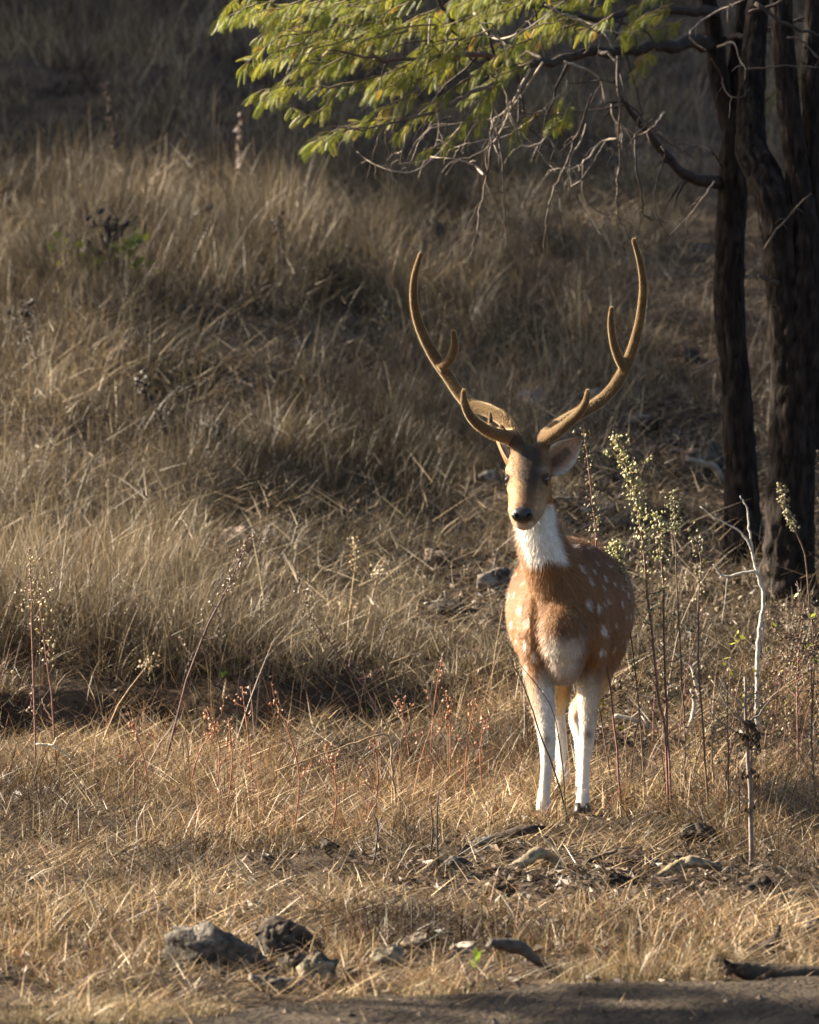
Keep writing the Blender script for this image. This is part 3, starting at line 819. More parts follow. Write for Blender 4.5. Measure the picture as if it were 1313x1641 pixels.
# fallen straws on the ground
G = Blades()
def straws(n, y0, y1, w, l0, l1, cols, wts, lift, dens):
    q = scatter(n, y0, y1, dens)
    q[:, 2] += 0.003 + lift * R.random(n) ** 2 * (0.1 + 0.9 * lowness(q[:, 0], q[:, 1]))
    c = palette(n, cols, wts, 0.25) * patch(q[:, 0], q[:, 1]) * 0.85
    G.add(q, l0 + (l1 - l0) * R.random(n) ** 2, R.random(n) * 2 * math.pi, 0.80 + 0.19 * R.random(n), 0.25 * R.random(n), w * (0.7 + 0.7 * R.random(n)), c, c, R.random(n) * math.pi, 2)
SC_ = [(0.58, 0.43, 0.235), (0.40, 0.27, 0.135), (0.24, 0.145, 0.07), (0.64, 0.54, 0.38), (0.11, 0.07, 0.042)]
on = lambda X, Y: (1 - 0.85 * np.exp(-((Y + bank_shift(X) - 20.95) / 0.24) ** 2) * (X < 0.1)) * np.clip((Y - track_edge(X)) / 0.1, 0.03, 1) * np.clip(0.6 + 1.2 * fbm(X * 2, Y * 1.5, 61), 0.1, 1) * (1 - 0.85 * np.exp(-((uu(X, Y) - 1000) / 300) ** 4 - ((Y - 16.2) / 0.9) ** 4))
straws(31000, 13.5, 18.0, 0.0030, 0.03, 0.16, SC_, [3, 4, 3, 1, 2], 0.05, on)
straws(26000, 18.0, 21.2, 0.0032, 0.05, 0.22, SC_, [4, 4, 3, 1, 1.5], 0.07, on)
straws(34000, 21.0, 33.0, 0.0045, 0.06, 0.30, STRAW, [4, 4, 2, 2, 3], 0.22, lambda X, Y: np.clip(0.6 + 1.0 * fbm(X * 1.4, Y, 63), 0.1, 1) * (1 - 0.72 * np.exp(-((uu(X, Y) - 850) / 230) ** 2 - ((Y - 23.0) / 1.7) ** 2)) * np.clip(1.1 - (uu(X, Y) - 850) / 350, 0.3, 1))
G.build('fallen_straw', M['straw'], 'loose dry straws lying over the soil', 'straw')
n = 18000
def d_lit(X, Y):
    b = np.exp(-((uu(X, Y) - 960) / 300) ** 2 - ((Y - 16.2) / 0.9) ** 2)
    return np.clip(b + 0.12 + 0.6 * path_mask(X, Y) * (Y > 20) + 0.5 * (uu(X, Y) > 950) * (Y > 21) + 0.7 * np.exp(-((uu(X, Y) - 850) / 230) ** 2 - ((Y - 23.0) / 1.7) ** 2), 0, 1) * (Y > track_edge(X) - 0.02)
q = scatter(n, 14.1, 27, d_lit)
s = (0.008 + 0.018 * R.random(n))[:, None]
ax = R.standard_normal((n, 3)) * A3([1, 1, 0.35]); ax /= np.linalg.norm(ax, axis=1)[:, None]
sd = np.cross(ax, R.standard_normal((n, 3)) * 0.5 + A3([0, 0, 1])); sd /= np.linalg.norm(sd, axis=1)[:, None]
q[:, 2] += 0.012
up = np.cross(ax, sd)
VV = np.stack([q - ax * s, q + sd * s * 0.5 + up * s * 0.25, q + ax * s, q - sd * s * 0.5 + up * s * 0.25], 1).reshape(-1, 3)
i4 = np.arange(n)[:, None] * 4
TT = np.vstack([i4 + A3([0, 1, 2]), i4 + A3([0, 2, 3])]).astype(int)
c = palette(n, [(0.07, 0.045, 0.026), (0.12, 0.08, 0.047), (0.20, 0.15, 0.095), (0.035, 0.025, 0.018)], [3, 3, 1.2, 4], 0.25)
o = link('leaf_litter', mesh_np('leaf_litter', VV, TT, np.repeat(c, 4, 0)), M['straw'])
tag(o, 'dark crumpled dead leaves littering the bare soil', 'leaf litter', kind='stuff')

# small stones and clods on and beside the track
m = MB()
P = np.column_stack([(R.random(420) * 2 - 1) * 1.5, 13.3 + 1.5 * R.random(420) ** 1.3])
for x, y in P:
    r = 0.003 + 0.010 * R.random() ** 3
    c = A3([x, y, float(tz(x, y)) + 0.012 + 0.2 * r])
    V_ = R.standard_normal((6, 3)) * 0.22 + A3([[1, 0, 0], [-1, 0, 0], [0, 1, 0], [0, -1, 0], [0, 0, 0.8], [0, 0, -0.8]])
    m.add(c + V_ * r, [(0, 2, 4), (2, 1, 4), (1, 3, 4), (3, 0, 4), (2, 0, 5), (1, 2, 5), (3, 1, 5), (0, 3, 5)], A3((0.12, 0.095, 0.07)) * (0.4 + 1.2 * R.random()))
tag(build(m, 'pebbles', M['rock'], smooth=False), 'small pebbles and clods strewn over the dirt track', 'pebbles', kind='stuff')

# ------------------------------------------------------------------ trees
def kink(pts, amt, n=5):
    """a branch never runs straight"""
    p = smooth_path(pts, n)
    L = np.linalg.norm(p[-1] - p[0])
    j = R.standard_normal(p.shape) * amt * L
    j[0] = 0
    return p + j

def trunk_mesh(mb, pts, rad, k=48, n=24, ridge=0.22, col=(0.022, 0.017, 0.014), sc=1.0):
    p = smooth_path(pts, n)
    m = len(p)
    r = np.interp(np.linspace(0, 1, m), np.linspace(0, 1, len(rad)), rad)
    tan = np.gradient(p, axis=0); tan /= np.linalg.norm(tan, axis=1)[:, None]
    th = np.arange(k) * 2 * math.pi / k
    s = np.concatenate([[0], np.cumsum(np.linalg.norm(np.diff(p, axis=0), axis=1))])
    TH, SS = np.meshgrid(th, s)
    seed = int(R.integers(50))
    X = TH * 0.08 / 0.022 * sc
    f1 = np.abs(vnoise(X + 0.8 * vnoise(SS * 6, TH, seed), SS * 13 * sc, seed)) * 2
    f2 = vnoise(X * 2.3, SS * 34 * sc, seed + 1)
    wrap = np.minimum(TH, 2 * math.pi - TH)
    fade = np.clip(wrap / 0.3, 0, 1)
    D = 1 + (ridge * (f1 - 0.4) + ridge * 0.5 * f2) * fade + 0.06 * vnoise(np.cos(TH) * 1.3 + 5, SS * 3 + np.sin(TH), seed + 2)
    u = A3([1.0, 0, 0]); V = []
    for i in range(m):
        u = u - tan[i] * u.dot(tan[i]); u /= np.linalg.norm(u)
        w = np.cross(tan[i], u)
        V.append(p[i] + (np.cos(th) * r[i] * D[i])[:, None] * u + (np.sin(th) * r[i] * D[i])[:, None] * w)
    V = np.vstack(V)
    f = [(i * k + j, i * k + (j + 1) % k, (i + 1) * k + (j + 1) % k, (i + 1) * k + j) for i in range(m - 1) for j in range(k)]
    f.append(tuple((m - 1) * k + j for j in range(k)))
    C = A3(col) * (0.55 + 0.9 * np.clip(f1, 0, 1)).ravel()[:, None]
    mb.add(V, f, C)

def frond_template():
    V = []; T = []
    def tri(a, b, c):
        n = len(V); V.extend([a, b, c]); T.append((n, n + 1, n + 2))
    def axis(t): return A3([t, 0, -0.28 * t * t])
    for i in range(8):
        tri(axis(i / 8) + A3([0, 0.008, 0]), axis(i / 8) - A3([0, 0.008, 0]), axis((i + 1) / 8))
    for i in range(9):
        t = 0.14 + 0.86 * i / 8
        L = 0.44 * math.sin(math.pi * (0.24 + 0.62 * t)) + 0.05
        for s in (-1, 1):
            b = axis(t)
            d = A3([0.62, s * 0.62, -0.42]); d /= np.linalg.norm(d)
            w = np.cross(d, A3([0, 0, 1.0])); w /= np.linalg.norm(w)
            mid = b + d * L * 0.5 + A3([0, 0, 0.02]); tip = b + d * L + A3([0, 0, -0.12 * L])
            tri(b, mid - w * 0.023, mid + w * 0.023)
            tri(mid + w * 0.023, mid - w * 0.023, tip)
    return np.array(V), np.array(T)
FRV, FRT = frond_template()

def fronds(P, dirs, L, cols):
    """feathery leaves; P base, dirs axis, L length, cols colour per leaf"""
    n = len(P)
    d = dirs / (np.linalg.norm(dirs, axis=1)[:, None] + 1e-9)
    up = np.tile(A3([0, 0, 1.0]), (n, 1)) + 0.45 * R.standard_normal((n, 3))
    s = np.cross(up, d); s /= np.linalg.norm(s, axis=1)[:, None] + 1e-9
    u = np.cross(d, s)
    V = P[:, None] + L[:, None, None] * (FRV[None, :, :1] * d[:, None] + FRV[None, :, 1:2] * s[:, None] + FRV[None, :, 2:] * u[:, None])
    T = (np.arange(n)[:, None, None] * len(FRV) + FRT[None]).reshape(-1, 3)
    C = np.repeat(cols, len(FRV), 0)
    return V.reshape(-1, 3), T, C

def leafy(shoots, step, L0):
    """fronds set alternately along shoots (lists of world points)"""
    P = []; D = []
    for p in shoots:
        q = smooth_path(p, 10)
        s = np.concatenate([[0], np.cumsum(np.linalg.norm(np.diff(q, axis=0), axis=1))])
        for i, a in enumerate(np.arange(0.06 * s[-1], s[-1], step)):
            b = A3([np.interp(a, s, q[:, k]) for k in range(3)])
            t = A3([np.interp(min(a + 0.03, s[-1]), s, q[:, k]) - np.interp(max(a - 0.03, 0), s, q[:, k]) for k in range(3)])
            t /= np.linalg.norm(t) + 1e-9
            w = np.cross(t, A3([0, -0.5, 1.0])); w /= np.linalg.norm(w) + 1e-9
            P.append(b); D.append(t * 0.75 + w * (1 if i % 2 else -1) * (0.5 + 0.5 * R.random()) + A3([0, 0, -0.40]) + 0.34 * R.standard_normal(3))
        P.append(q[-1]); D.append(q[-1] - q[-3] + A3([0, 0, -0.02]))
    P = np.array(P); D = np.array(D)
    n = len(P)
    C = palette(n, [(0.20, 0.205, 0.028), (0.135, 0.155, 0.024), (0.28, 0.255, 0.036), (0.08, 0.10, 0.02), (0.33, 0.20, 0.03)], [4, 4, 2, 2, 0.4], 0.15)
    return fronds(P, D, L0 * (0.7 + 0.6 * R.random(n)), C)

def leaf_cloud(centres, radii, n, size):
    """crown of small leaflets gathered in clumps"""
    V = []
    for c, r in zip(centres, radii):
        d = R.standard_normal((n, 3)); d /= np.linalg.norm(d, axis=1)[:, None]
        V.append(A3(c) + d * (R.random((n, 1)) ** 0.45) * A3(r))
    P = np.vstack(V); m = len(P)
    a = R.standard_normal((m, 3)); a /= np.linalg.norm(a, axis=1)[:, None]
    b = np.cross(a, R.standard_normal((m, 3))); b /= np.linalg.norm(b, axis=1)[:, None]
    s = size * (0.6 + 0.8 * R.random((m, 1)))
    Q = np.stack([P - a * s, P + b * s * 0.45, P + a * s, P - b * s * 0.45], 1).reshape(-1, 3)
    i = np.arange(m)[:, None] * 4
    T = np.vstack([i + A3([0, 1, 2]), i + A3([0, 2, 3])]).astype(int)
    C = np.repeat(palette(m, [(0.10, 0.14, 0.03), (0.07, 0.10, 0.025), (0.15, 0.17, 0.04)], [3, 3, 1]), 4, 0)
    return Q, T, C

DARKB = (0.04, 0.030, 0.024)
# -- tree with the long overhanging limb
YA = float(hit(1192, 900)[1])
ba = at(1192, 905, YA); ba[2] = float(tz(ba[0], YA)) - 0.05
ta = thing('acacia_tree', ba, 'slim dark-barked forked tree whose limb of feathery green leaves hangs above the stag', 'tree')
m = MB()
trunk_mesh(m, [ba, at(1190, 840, YA), at(1186, 730, YA), at(1181, 630, YA), at(1171, 520, YA), at(1170, 400, YA), at(1176, 300, YA), at(1182, 200, YA), at(1190, 100, YA), at(1200, 0, YA), at(1190, -200, YA + 0.1), at(1210, -500, YA + 0.2)],
           [0.092, 0.076, 0.066, 0.062, 0.061, 0.060, 0.060, 0.064, 0.056, 0.05, 0.042, 0.03])
trunk_mesh(m, [at(1180, 215, YA), at(1162, 165, YA - 0.02), at(1150, 110, YA - 0.04), at(1143, 40, YA - 0.06), at(1120, -60, YA - 0.1), at(1080, -220, YA - 0.1)], [0.05, 0.044, 0.04, 0.036, 0.03, 0.02], k=24)
build(m, 'trunk', M['bark'], ta)
def branch(pts, rad, k=9, kinkiness=0.006, col=DARKB, twigs=0, name='branch', parent=None, mat='twig', n=5):
    m = MB()
    w = [at(*q) for q in pts]
    p = kink(w, kinkiness, n)
    m.tube(p, rad, k, col, rough=0.06)
    L = np.linalg.norm(p[-1] - p[0])
    for i in range(twigs):
        j = int(R.integers(len(p) // 4, len(p)))
        d = (p[min(j + 1, len(p) - 1)] - p[max(j - 1, 0)]); d /= np.linalg.norm(d) + 1e-9
        d = d + 0.9 * R.standard_normal(3) + A3([0, 0, -0.5]); d /= np.linalg.norm(d)
        l = L * (0.12 + 0.2 * R.random())
        q = [p[j], p[j] + d * l * 0.5, p[j] + d * l * 0.9 + A3([0, 0, -0.3 * l])]
        r0 = np.interp(j / len(p), np.linspace(0, 1, len(rad)), rad) * 0.55
        m.tube(kink(q, 0.012, 4), [max(r0, 0.0014), 0.0009], 5, col)
    return build(m, name, M[mat], parent if parent is not None else ta)
# stout limbs
branch([(1152, 62, YA), (1090, 73, YA - 0.25), (1025, 77, YA - 0.5), (940, 84, YA - 0.8), (880, 100, YA - 1.0), (839, 105, YA - 1.1), (795, 99, YA - 1.2), (756, 71, YA - 1.3), (732, 43, YA - 1.4), (690, -20, YA - 1.5)],
       [0.034, 0.026, 0.022, 0.017, 0.015, 0.013, 0.010, 0.008, 0.006], 10, 0.003, twigs=14)
branch([(797, 98, YA - 1.2), (770, 87, YA - 1.35), (690, 93, YA - 1.6), (613, 95, YA - 1.75), (540, 80, YA - 1.85)], [0.012, 0.010, 0.008, 0.006, 0.003], 8, 0.004, (0.10, 0.06, 0.045), 8)
branch([(839, 106, YA - 1.1), (800, 130, YA - 1.3), (745, 153, YA - 1.5), (690, 180, YA - 1.6), (620, 200, YA - 1.7), (560, 208, YA - 1.75)], [0.011, 0.009, 0.007, 0.005, 0.003], 8, 0.005, (0.12, 0.085, 0.065), 8)
branch([(1158, 292, YA), (1105, 284, YA - 0.1), (1065, 245, YA - 0.2), (1020, 190, YA - 0.3), (995, 155, YA - 0.4)], [0.030, 0.022, 0.017, 0.012, 0.006], 9, 0.004, twigs=8)
branch([(1160, 60, YA), (1200, 55, YA - 0.3), (1260, 35, YA - 0.5), (1330, 15, YA - 0.6)], [0.012, 0.009, 0.007, 0.005], 7, 0.006, twigs=5)
branch([(1150, 20, YA - 0.1), (1060, 15, YA - 0.4), (960, 30, YA - 0.7), (870, 10, YA - 0.9), (800, -20, YA - 1.0)], [0.02, 0.015, 0.012, 0.009, 0.006], 8, 0.005, twigs=10)
PALE = (0.34, 0.28, 0.22); MIDB = (0.085, 0.065, 0.05)
DY_ = YA - 1.15
# dead hanging branches
for pts, r0, c, tw in (
    ([(787, 105), (789, 190), (786, 240), (778, 290), (768, 340), (761, 385), (752, 418)], 0.0062, MIDB, 6),
    ([(792, 190), (803, 240), (807, 300), (809, 360), (813, 400)], 0.0050, MIDB, 4),
    ([(990, 90), (992, 180), (994, 250), (987, 310), (993, 350), (1012, 385)], 0.0065, MIDB, 6),
    ([(950, 150), (934, 195), (913, 250), (890, 300), (876, 345), (872, 405)], 0.0072, MIDB, 9),
    ([(775, 280), (760, 265), (735, 256), (690, 251)], 0.0058, PALE, 2),
    ([(695, 253), (665, 274), (625, 273), (590, 258), (572, 243)], 0.0042, PALE, 3),
    ([(905, 98), (935, 110), (962, 128), (970, 165)], 0.0062, PALE, 3),
    ([(875, 8), (900, 20), (950, 40), (990, 52), (1030, 48)], 0.0055, PALE, 5),
    ([(988, 222), (965, 226), (945, 250), (925, 268), (898, 270)], 0.0052, PALE, 4),
    ([(970, 228), (950, 262), (930, 290), (915, 303), (940, 340), (965, 380)], 0.0052, MIDB, 5),
    ([(935, 255), (935, 310), (960, 340), (990, 345)], 0.0036, MIDB, 4),
    ([(1018, 215), (1020, 265), (1030, 320), (1033, 345), (1060, 355), (1095, 353)], 0.0048, DARKB, 6),
    ([(1065, 180), (1045, 205), (1020, 215), (990, 195)], 0.0045, PALE, 4),
    ([(1145, 290), (1125, 320), (1100, 350), (1073, 375)], 0.0040, PALE, 3),
    ([(850, 110), (820, 170), (800, 215), (770, 245), (720, 262)], 0.0058, PALE, 6),
    ([(870, 100), (830, 160), (790, 190), (740, 195), (690, 205)], 0.0050, PALE, 5),
    ([(720, 20), (712, 90), (690, 130), (665, 160)], 0.0055, MIDB, 5),
    ([(690, 30), (685, 90), (680, 130)], 0.0050, PALE, 3),
    ([(740, 200), (720, 225), (690, 255), (640, 262)], 0.0040, PALE, 3),
    ([(855, 190), (820, 215), (775, 225), (730, 235)], 0.0048, PALE, 5),
    ([(650, 215), (645, 240), (635, 246)], 0.0035, PALE, 2),
    ([(830, 120), (838, 170), (845, 200), (870, 225), (884, 235)], 0.0058, DARKB, 4),
    ([(895, 180), (870, 225), (840, 235), (820, 225)], 0.0040, PALE, 4),
    ([(1150, 75), (1175, 68), (1185, 95), (1195, 110)], 0.0055, PALE, 2),
    ([(1140, 95), (1155, 120), (1165, 150), (1190, 155), (1205, 135)], 0.0050, MIDB, 2),
    ([(1130, 80), (1105, 55), (1145, 20), (1205, -5)], 0.0060, PALE, 3),
    ([(1060, 235), (1065, 250), (1050, 300), (1055, 350), (1080, 390)], 0.0042, DARKB, 5),
    ([(1160, 270), (1140, 242), (1115, 235), (1090, 245)], 0.0052, DARKB, 3),
    ([(760, 20), (790, 60), (840, 50), (905, 0)], 0.0058, PALE, 4),
    ([(640, 60), (610, 110), (585, 80), (560, 60)], 0.0040, DARKB, 4),
):
    branch([(x, y, DY_ + 0.35 * (x - 900) / 300 + 0.12 * R.standard_normal()) for x, y in pts], [r0 * 0.85, r0 * 0.7, r0 * 0.5, r0 * 0.25], 6, 0.0045, c, tw)
for i in range(22):            # finer dead twigs
    x = 620 + 480 * R.random(); y = 60 + 170 * R.random(); l = 60 + 90 * R.random(); d = R.standard_normal()
    branch([(x + l * 0.5 * d * k + 8 * math.sin(5 * k + i), y + l * k * (0.75 if i % 3 else 0.25) - 20 * k * k * (i % 3 == 0), DY_ + 0.35 * (x - 900) / 300) for k in (0, 0.3, 0.65, 1.0)],
           [0.0032, 0.0026, 0.0012], 5, 0.005, PALE if i % 3 == 1 else DARKB, 4)
sh = []
def shoot(pts, Y): sh.append([at(x, y, Y + 0.05 * i) for i, (x, y) in enumerate(pts)])
for pts in ([(570, 80), (480, 130), (408, 148)], [(610, 120), (540, 138), (475, 140), (425, 160)], [(650, 188), (560, 200), (495, 232)], [(613, 95), (530, 62), (450, 48), (412, 62)],
            [(680, -20), (560, 12), (440, 8)], [(700, 40), (620, 50), (540, 90)], [(740, 60), (680, 110), (600, 150)], [(760, 120), (700, 160), (640, 210)], [(800, 130), (755, 185), (715, 228)],
            [(700, 0), (600, -10), (480, -30)], [(830, 60), (785, 150), (765, 205)], [(425, -15), (375, 2), (352, 28)], [(862, 180), (840, 195), (818, 220)], [(905, 150), (893, 170), (890, 200)],
            [(560, 60), (490, 85), (430, 98)], [(520, 20), (460, 30), (405, 20)], [(640, 30), (560, 40), (480, 60)], [(540, 150), (500, 185), (470, 172)], [(600, 190), (540, 215), (500, 228)],
            [(1080, 5), (1040, 22), (1005, 45)], [(1100, 30), (1060, 45), (1020, 55)], [(1050, 80), (1030, 95), (1018, 118)], [(1290, 120), (1240, 150), (1205, 182)], [(1330, 140), (1300, 165)],
            [(1335, 225), (1295, 245)], [(1330, 300), (1305, 325)], [(985, 0), (960, 20), (930, 30)], [(700, 235), (680, 240)], [(915, 165), (905, 190), (895, 195)]):
    shoot(pts, YA - 1.5 - 0.3 * R.random() + (0.9 if pts[0][0] > 950 else 0))
for i in range(34):
    x = 470 + 390 * R.random(); y = -30 + 175 * R.random() * (1 - 0.25 * (x > 700))
    l = 70 + 60 * R.random()
    shoot([(x, y), (x - l * 0.55, y + 12 + 14 * R.random()), (x - l, y + 22 + 40 * R.random())], YA - 1.9 + 0.9 * R.random())
for i in range(22):
    x = 800 + 330 * R.random(); y = -40 + 85 * R.random()
    l = 50 + 50 * R.random()
    shoot([(x, y), (x - l * 0.55, y + 8 + 14 * R.random()), (x - l, y + 16 + 34 * R.random())], YA - 1.3 + 0.9 * R.random())
for i in range(12):
    x = 400 + 300 * R.random(); y = -20 + 150 * R.random() * (x - 360) / 300
    shoot([(x, y), (x - 30, y + 12), (x - 55, y + 22 + 14 * R.random())], YA - 1.9 + 0.7 * R.random())
V, T, C = leafy(sh, 0.0115, 0.056)
m = MB()
for p in sh:
    m.tube(kink(p, 0.008, 5), [0.004, 0.0015], 5, (0.12, 0.09, 0.05))
build(m, 'leaf_shoots', M['twig'], ta)['kind'] = 'stuff'
build_np('foliage', V, T, C, M['leaf'], ta)['kind'] = 'stuff'
cs = [(-0.9 + 3.6 * R.random(), 23.2 + 2.6 * R.random(), 3.7 + 1.9 * R.random()) for i in range(26)]
V, T, C = leaf_cloud(cs, [(0.55, 0.5, 0.3)] * 26, 520, 0.022)
build_np('crown', V, T, C, M['leaf'], ta)['kind'] = 'stuff'

# -- stouter tree beside it
YB = float(hit(1262, 955)[1])
bb = at(1262, 958, YB); bb[2] = float(tz(bb[0], YB)) - 0.05
tb = thing('acacia_tree', bb, 'stout black-barked tree with several leaning stems, beside the slim forked tree', 'tree')
m = MB()
trunk_mesh(m, [bb, at(1263, 900, YB), at(1268, 800, YB), at(1272, 700, YB), at(1268, 600, YB), at(1262, 500, YB), at(1252, 400, YB), at(1242, 330, YB), at(1222, 280, YB + 0.06), at(1204, 230, YB + 0.16), at(1206, 120, YB + 0.3), at(1215, 0, YB + 0.4), at(1230, -250, YB + 0.4)],
           [0.125, 0.105, 0.094, 0.086, 0.080, 0.078, 0.075, 0.07, 0.066, 0.06, 0.05, 0.045, 0.035], k=48)
trunk_mesh(m, [at(1280, 700, YB - 0.02), at(1288, 600, YB - 0.03), at(1293, 480, YB - 0.03), at(1292, 380, YB - 0.02), at(1280, 290, YB), at(1268, 200, YB), at(1258, 100, YB), at(1252, 0, YB), at(1240, -250, YB)], [0.05, 0.058, 0.058, 0.052, 0.047, 0.045, 0.045, 0.042, 0.03], k=36)
trunk_mesh(m, [at(1300, 720, YB + 0.08), at(1312, 560, YB + 0.1), at(1308, 400, YB + 0.1), at(1305, 250, YB + 0.12), at(1300, 100, YB + 0.14), at(1312, -80, YB + 0.15)], [0.05, 0.05, 0.045, 0.04, 0.035, 0.03], k=28)
build(m, 'trunk', M['bark'], tb)
for pts, r0, c, tw in (
    ([(1200, 20), (1240, 8), (1270, -10)], 0.008, DARKB, 3), ([(1210, 5), (1260, 40), (1320, 60)], 0.009, DARKB, 3), ([(1262, 60), (1285, 65), (1313, 95)], 0.005, MIDB, 2),
    ([(1200, 110), (1250, 107), (1320, 106)], 0.004, MIDB, 2), ([(1225, 400), (1260, 350), (1300, 310)], 0.005, MIDB, 4), ([(1248, 455), (1232, 450), (1215, 440)], 0.012, DARKB, 0)):
    branch([(x, y, YB - 0.12) for x, y in pts], [r0, r0 * 0.6], 7, 0.01, c, tw, parent=tb)
cs = [(1.2 + 2.8 * R.random(), 22.6 + 2.6 * R.random(), 3.6 + 2.2 * R.random()) for i in range(20)]
V, T, C = leaf_cloud(cs, [(0.55, 0.5, 0.32)] * 20, 420, 0.024)
build_np('crown', V, T, C, M['leaf'], tb)['kind'] = 'stuff'

# -- unseen trees added sunward, beyond the edge of the picture, to shade the slope
def shade_tree(x, y, h, cr, n, label, per=420, size=0.05, low=0.0):
    z = float(tz(x, y))
    t = thing('added_shade_tree', (x, y, z - 0.05), label, 'tree', 'unseen trees added to shade the slope')
    q = h * (0.4 if h < 5 else 1.0)               # low trees get a thin trunk, to narrow its shadow
    m = MB()
    top = A3([x + 0.1 * R.standard_normal(), y + 0.1 * R.standard_normal(), z + h])
    trunk_mesh(m, [A3([x, y, z - 0.1]), A3([x + 0.1, y, z + h * 0.3]), A3([x - 0.05, y + 0.1, z + h * 0.6]), top], [0.020 * q, 0.014 * q, 0.010 * q, 0.012], k=20, n=8)
    cs = []
    for i in range(n):
        d = R.standard_normal(3); d /= np.linalg.norm(d)
        cs.append(A3([x, y, z + h - cr * 0.75 + low]) + d * A3([cr, cr, cr * 0.62]) * R.random() ** 0.4)
    for c in cs[:12]:
        s = A3([x, y, z + h * (0.45 + 0.25 * R.random())])
        m.tube(kink([s, (s + c) / 2 + A3([0, 0, 0.03 * h]), c], 0.02, 4), [0.0055 * q, 0.0035 * q, 0.006], 7, DARKB)
    build(m, 'trunk', M['bark'], t)
    V, T, C = leaf_cloud(cs, [(cr * 0.24, cr * 0.24, cr * 0.16)] * n, per, size)
    build_np('crown', V, T, C, M['leaf'], t)['kind'] = 'stuff'
LB = 'unseen leafy tree added sunward of the slope to shade it'
for gx, gy, gz_, hc, cr, nc_, per, sz in SHADE:
    c = A3([gx, gy, gz_]) + S * (hc / S[2])
    shade_tree(float(c[0]), float(c[1]), float(c[2] - tz(c[0], c[1]) + cr * 0.75), cr, nc_, LB, per, sz)

# ------------------------------------------------------------------ weeds, saplings, stalks
def pods_on(m, p, n, size, col, t0, t1, spread):
    L = len(p)
    for i in range(n):
        t = t0 + (t1 - t0) * R.random()
        j = t * (L - 1); a = int(j); b = min(a + 1, L - 1)
        c = p[a] + (p[b] - p[a]) * (j - a) + R.standard_normal(3) * spread * A3([1, 1, 0.8])
        s = size * (0.5 + R.random())
        V = R.standard_normal((6, 3)) * 0.25 + A3([[1, 0, 0], [-1, 0, 0], [0, 1, 0], [0, -1, 0], [0, 0, 1.3], [0, 0, -1.0]])
        m.add(c + V * s, [(0, 2, 4), (2, 1, 4), (1, 3, 4), (3, 0, 4), (2, 0, 5), (1, 2, 5), (3, 1, 5), (0, 3, 5)], A3(col) * (0.6 + 0.8 * R.random()))

def weed(label, pts, r, col, pods=(), podcol=(0.26, 0.25, 0.12), side=0, sidelen=40, group=None, name='dry_weed', cat='weed', leaves=0, leafcol=(0.3, 0.35, 0.05), Y=None, size=0.0042, tilt=0.0):
    h = hit(*pts[0]); y0 = h[1] if Y is None else Y
    w = [at(x, y, y0 + tilt * i) for i, (x, y) in enumerate(pts)]
    w[0][2] = float(tz(w[0][0], w[0][1])) - 0.01
    t = thing(name, w[0], label, cat, group)
    p = kink(w, 0.0016, 3)
    m = MB(); m.tube(p, [r, r * 0.85, r * 0.5], 6, col)
    build(m, 'stem', M['stem'], t)
    sides = []
    m = MB()
    for i in range(side):
        j = int(R.integers(int(len(p) * 0.25), len(p) - 1))
        d = A3([R.standard_normal(), 0.6 * R.standard_normal(), 0.7 + 0.5 * R.random()]); d /= np.linalg.norm(d)
        l = sidelen / 511 * (0.4 + 0.9 * R.random())
        q = kink([p[j], p[j] + d * l * 0.5 + A3([0, 0, -0.1 * l]), p[j] + d * l], 0.02, 4)
        m.tube(q, [r * 0.5, r * 0.25], 5, col); sides.append(q)
    if side:
        build(m, 'side_stems', M['stem'], t)['kind'] = 'stuff'
    if pods:
        m = MB()
        for n, t0, t1, sp in pods:
            pods_on(m, p, int(n * 1.7), size, podcol, t0, t1, sp)
        for q in sides:
            pods_on(m, q, max(3, pods[0][0] // 14), size, podcol, 0.45, 1.0, 0.006)
        build(m, 'seed_heads', M['leaf'], t, smooth=False)['kind'] = 'stuff'
    if leaves:
        m = MB()
        src = sides if sides else [p]
        for i in range(leaves):
            q = src[i % len(src)]; c = q[int(R.integers(len(q) // 2, len(q)))]
            d = R.standard_normal(3) * A3([1, 0.6, 0.8]); d /= np.linalg.norm(d)
            s = np.cross(d, R.standard_normal(3)); s /= np.linalg.norm(s); l = 0.022 * (0.6 + 0.8 * R.random())
            m.add([c, c + d * l * 0.5 + s * l * 0.3, c + d * l, c + d * l * 0.5 - s * l * 0.3], [(0, 1, 2), (0, 2, 3)], A3(leafcol) * (0.7 + 0.6 * R.random()))
        build(m, 'leaves', M['leaf'], t)['kind'] = 'stuff'
    return t
RED = (0.17, 0.085, 0.065); BRN = (0.13, 0.085, 0.055); TAN = (0.40, 0.29, 0.16); DRK = (0.05, 0.038, 0.03)
OLIVE = (0.40, 0.38, 0.19)
weed('tall weed full of pale green seed clusters beside the flank of the stag', [(1072, 1305), (1066, 1180), (1054, 1097), (1039, 952), (1023, 817), (1009, 760), (985, 698)], 0.0042, RED, [(150, 0.60, 1.0, 0.013), (50, 0.35, 0.7, 0.018)], OLIVE, 9, 50)
weed('upright reddish weed with a knobbly olive head standing behind the tallest weed', [(1078, 1300), (1070, 1180), (1067, 1097), (1063, 980), (1057, 864), (1050, 823)], 0.0040, RED, [(70, 0.72, 1.0, 0.016), (24, 0.4, 0.75, 0.014)], OLIVE, 8, 50)
weed('seeding weed standing in front of the chest and neck of the stag', [(998, 1295), (985, 1160), (977, 1090), (963, 987), (956, 893), (952, 823), (936, 690)], 0.0036, RED, [(90, 0.45, 0.72, 0.015), (50, 0.75, 1.0, 0.013)], (0.22, 0.2, 0.11), 7, 42)
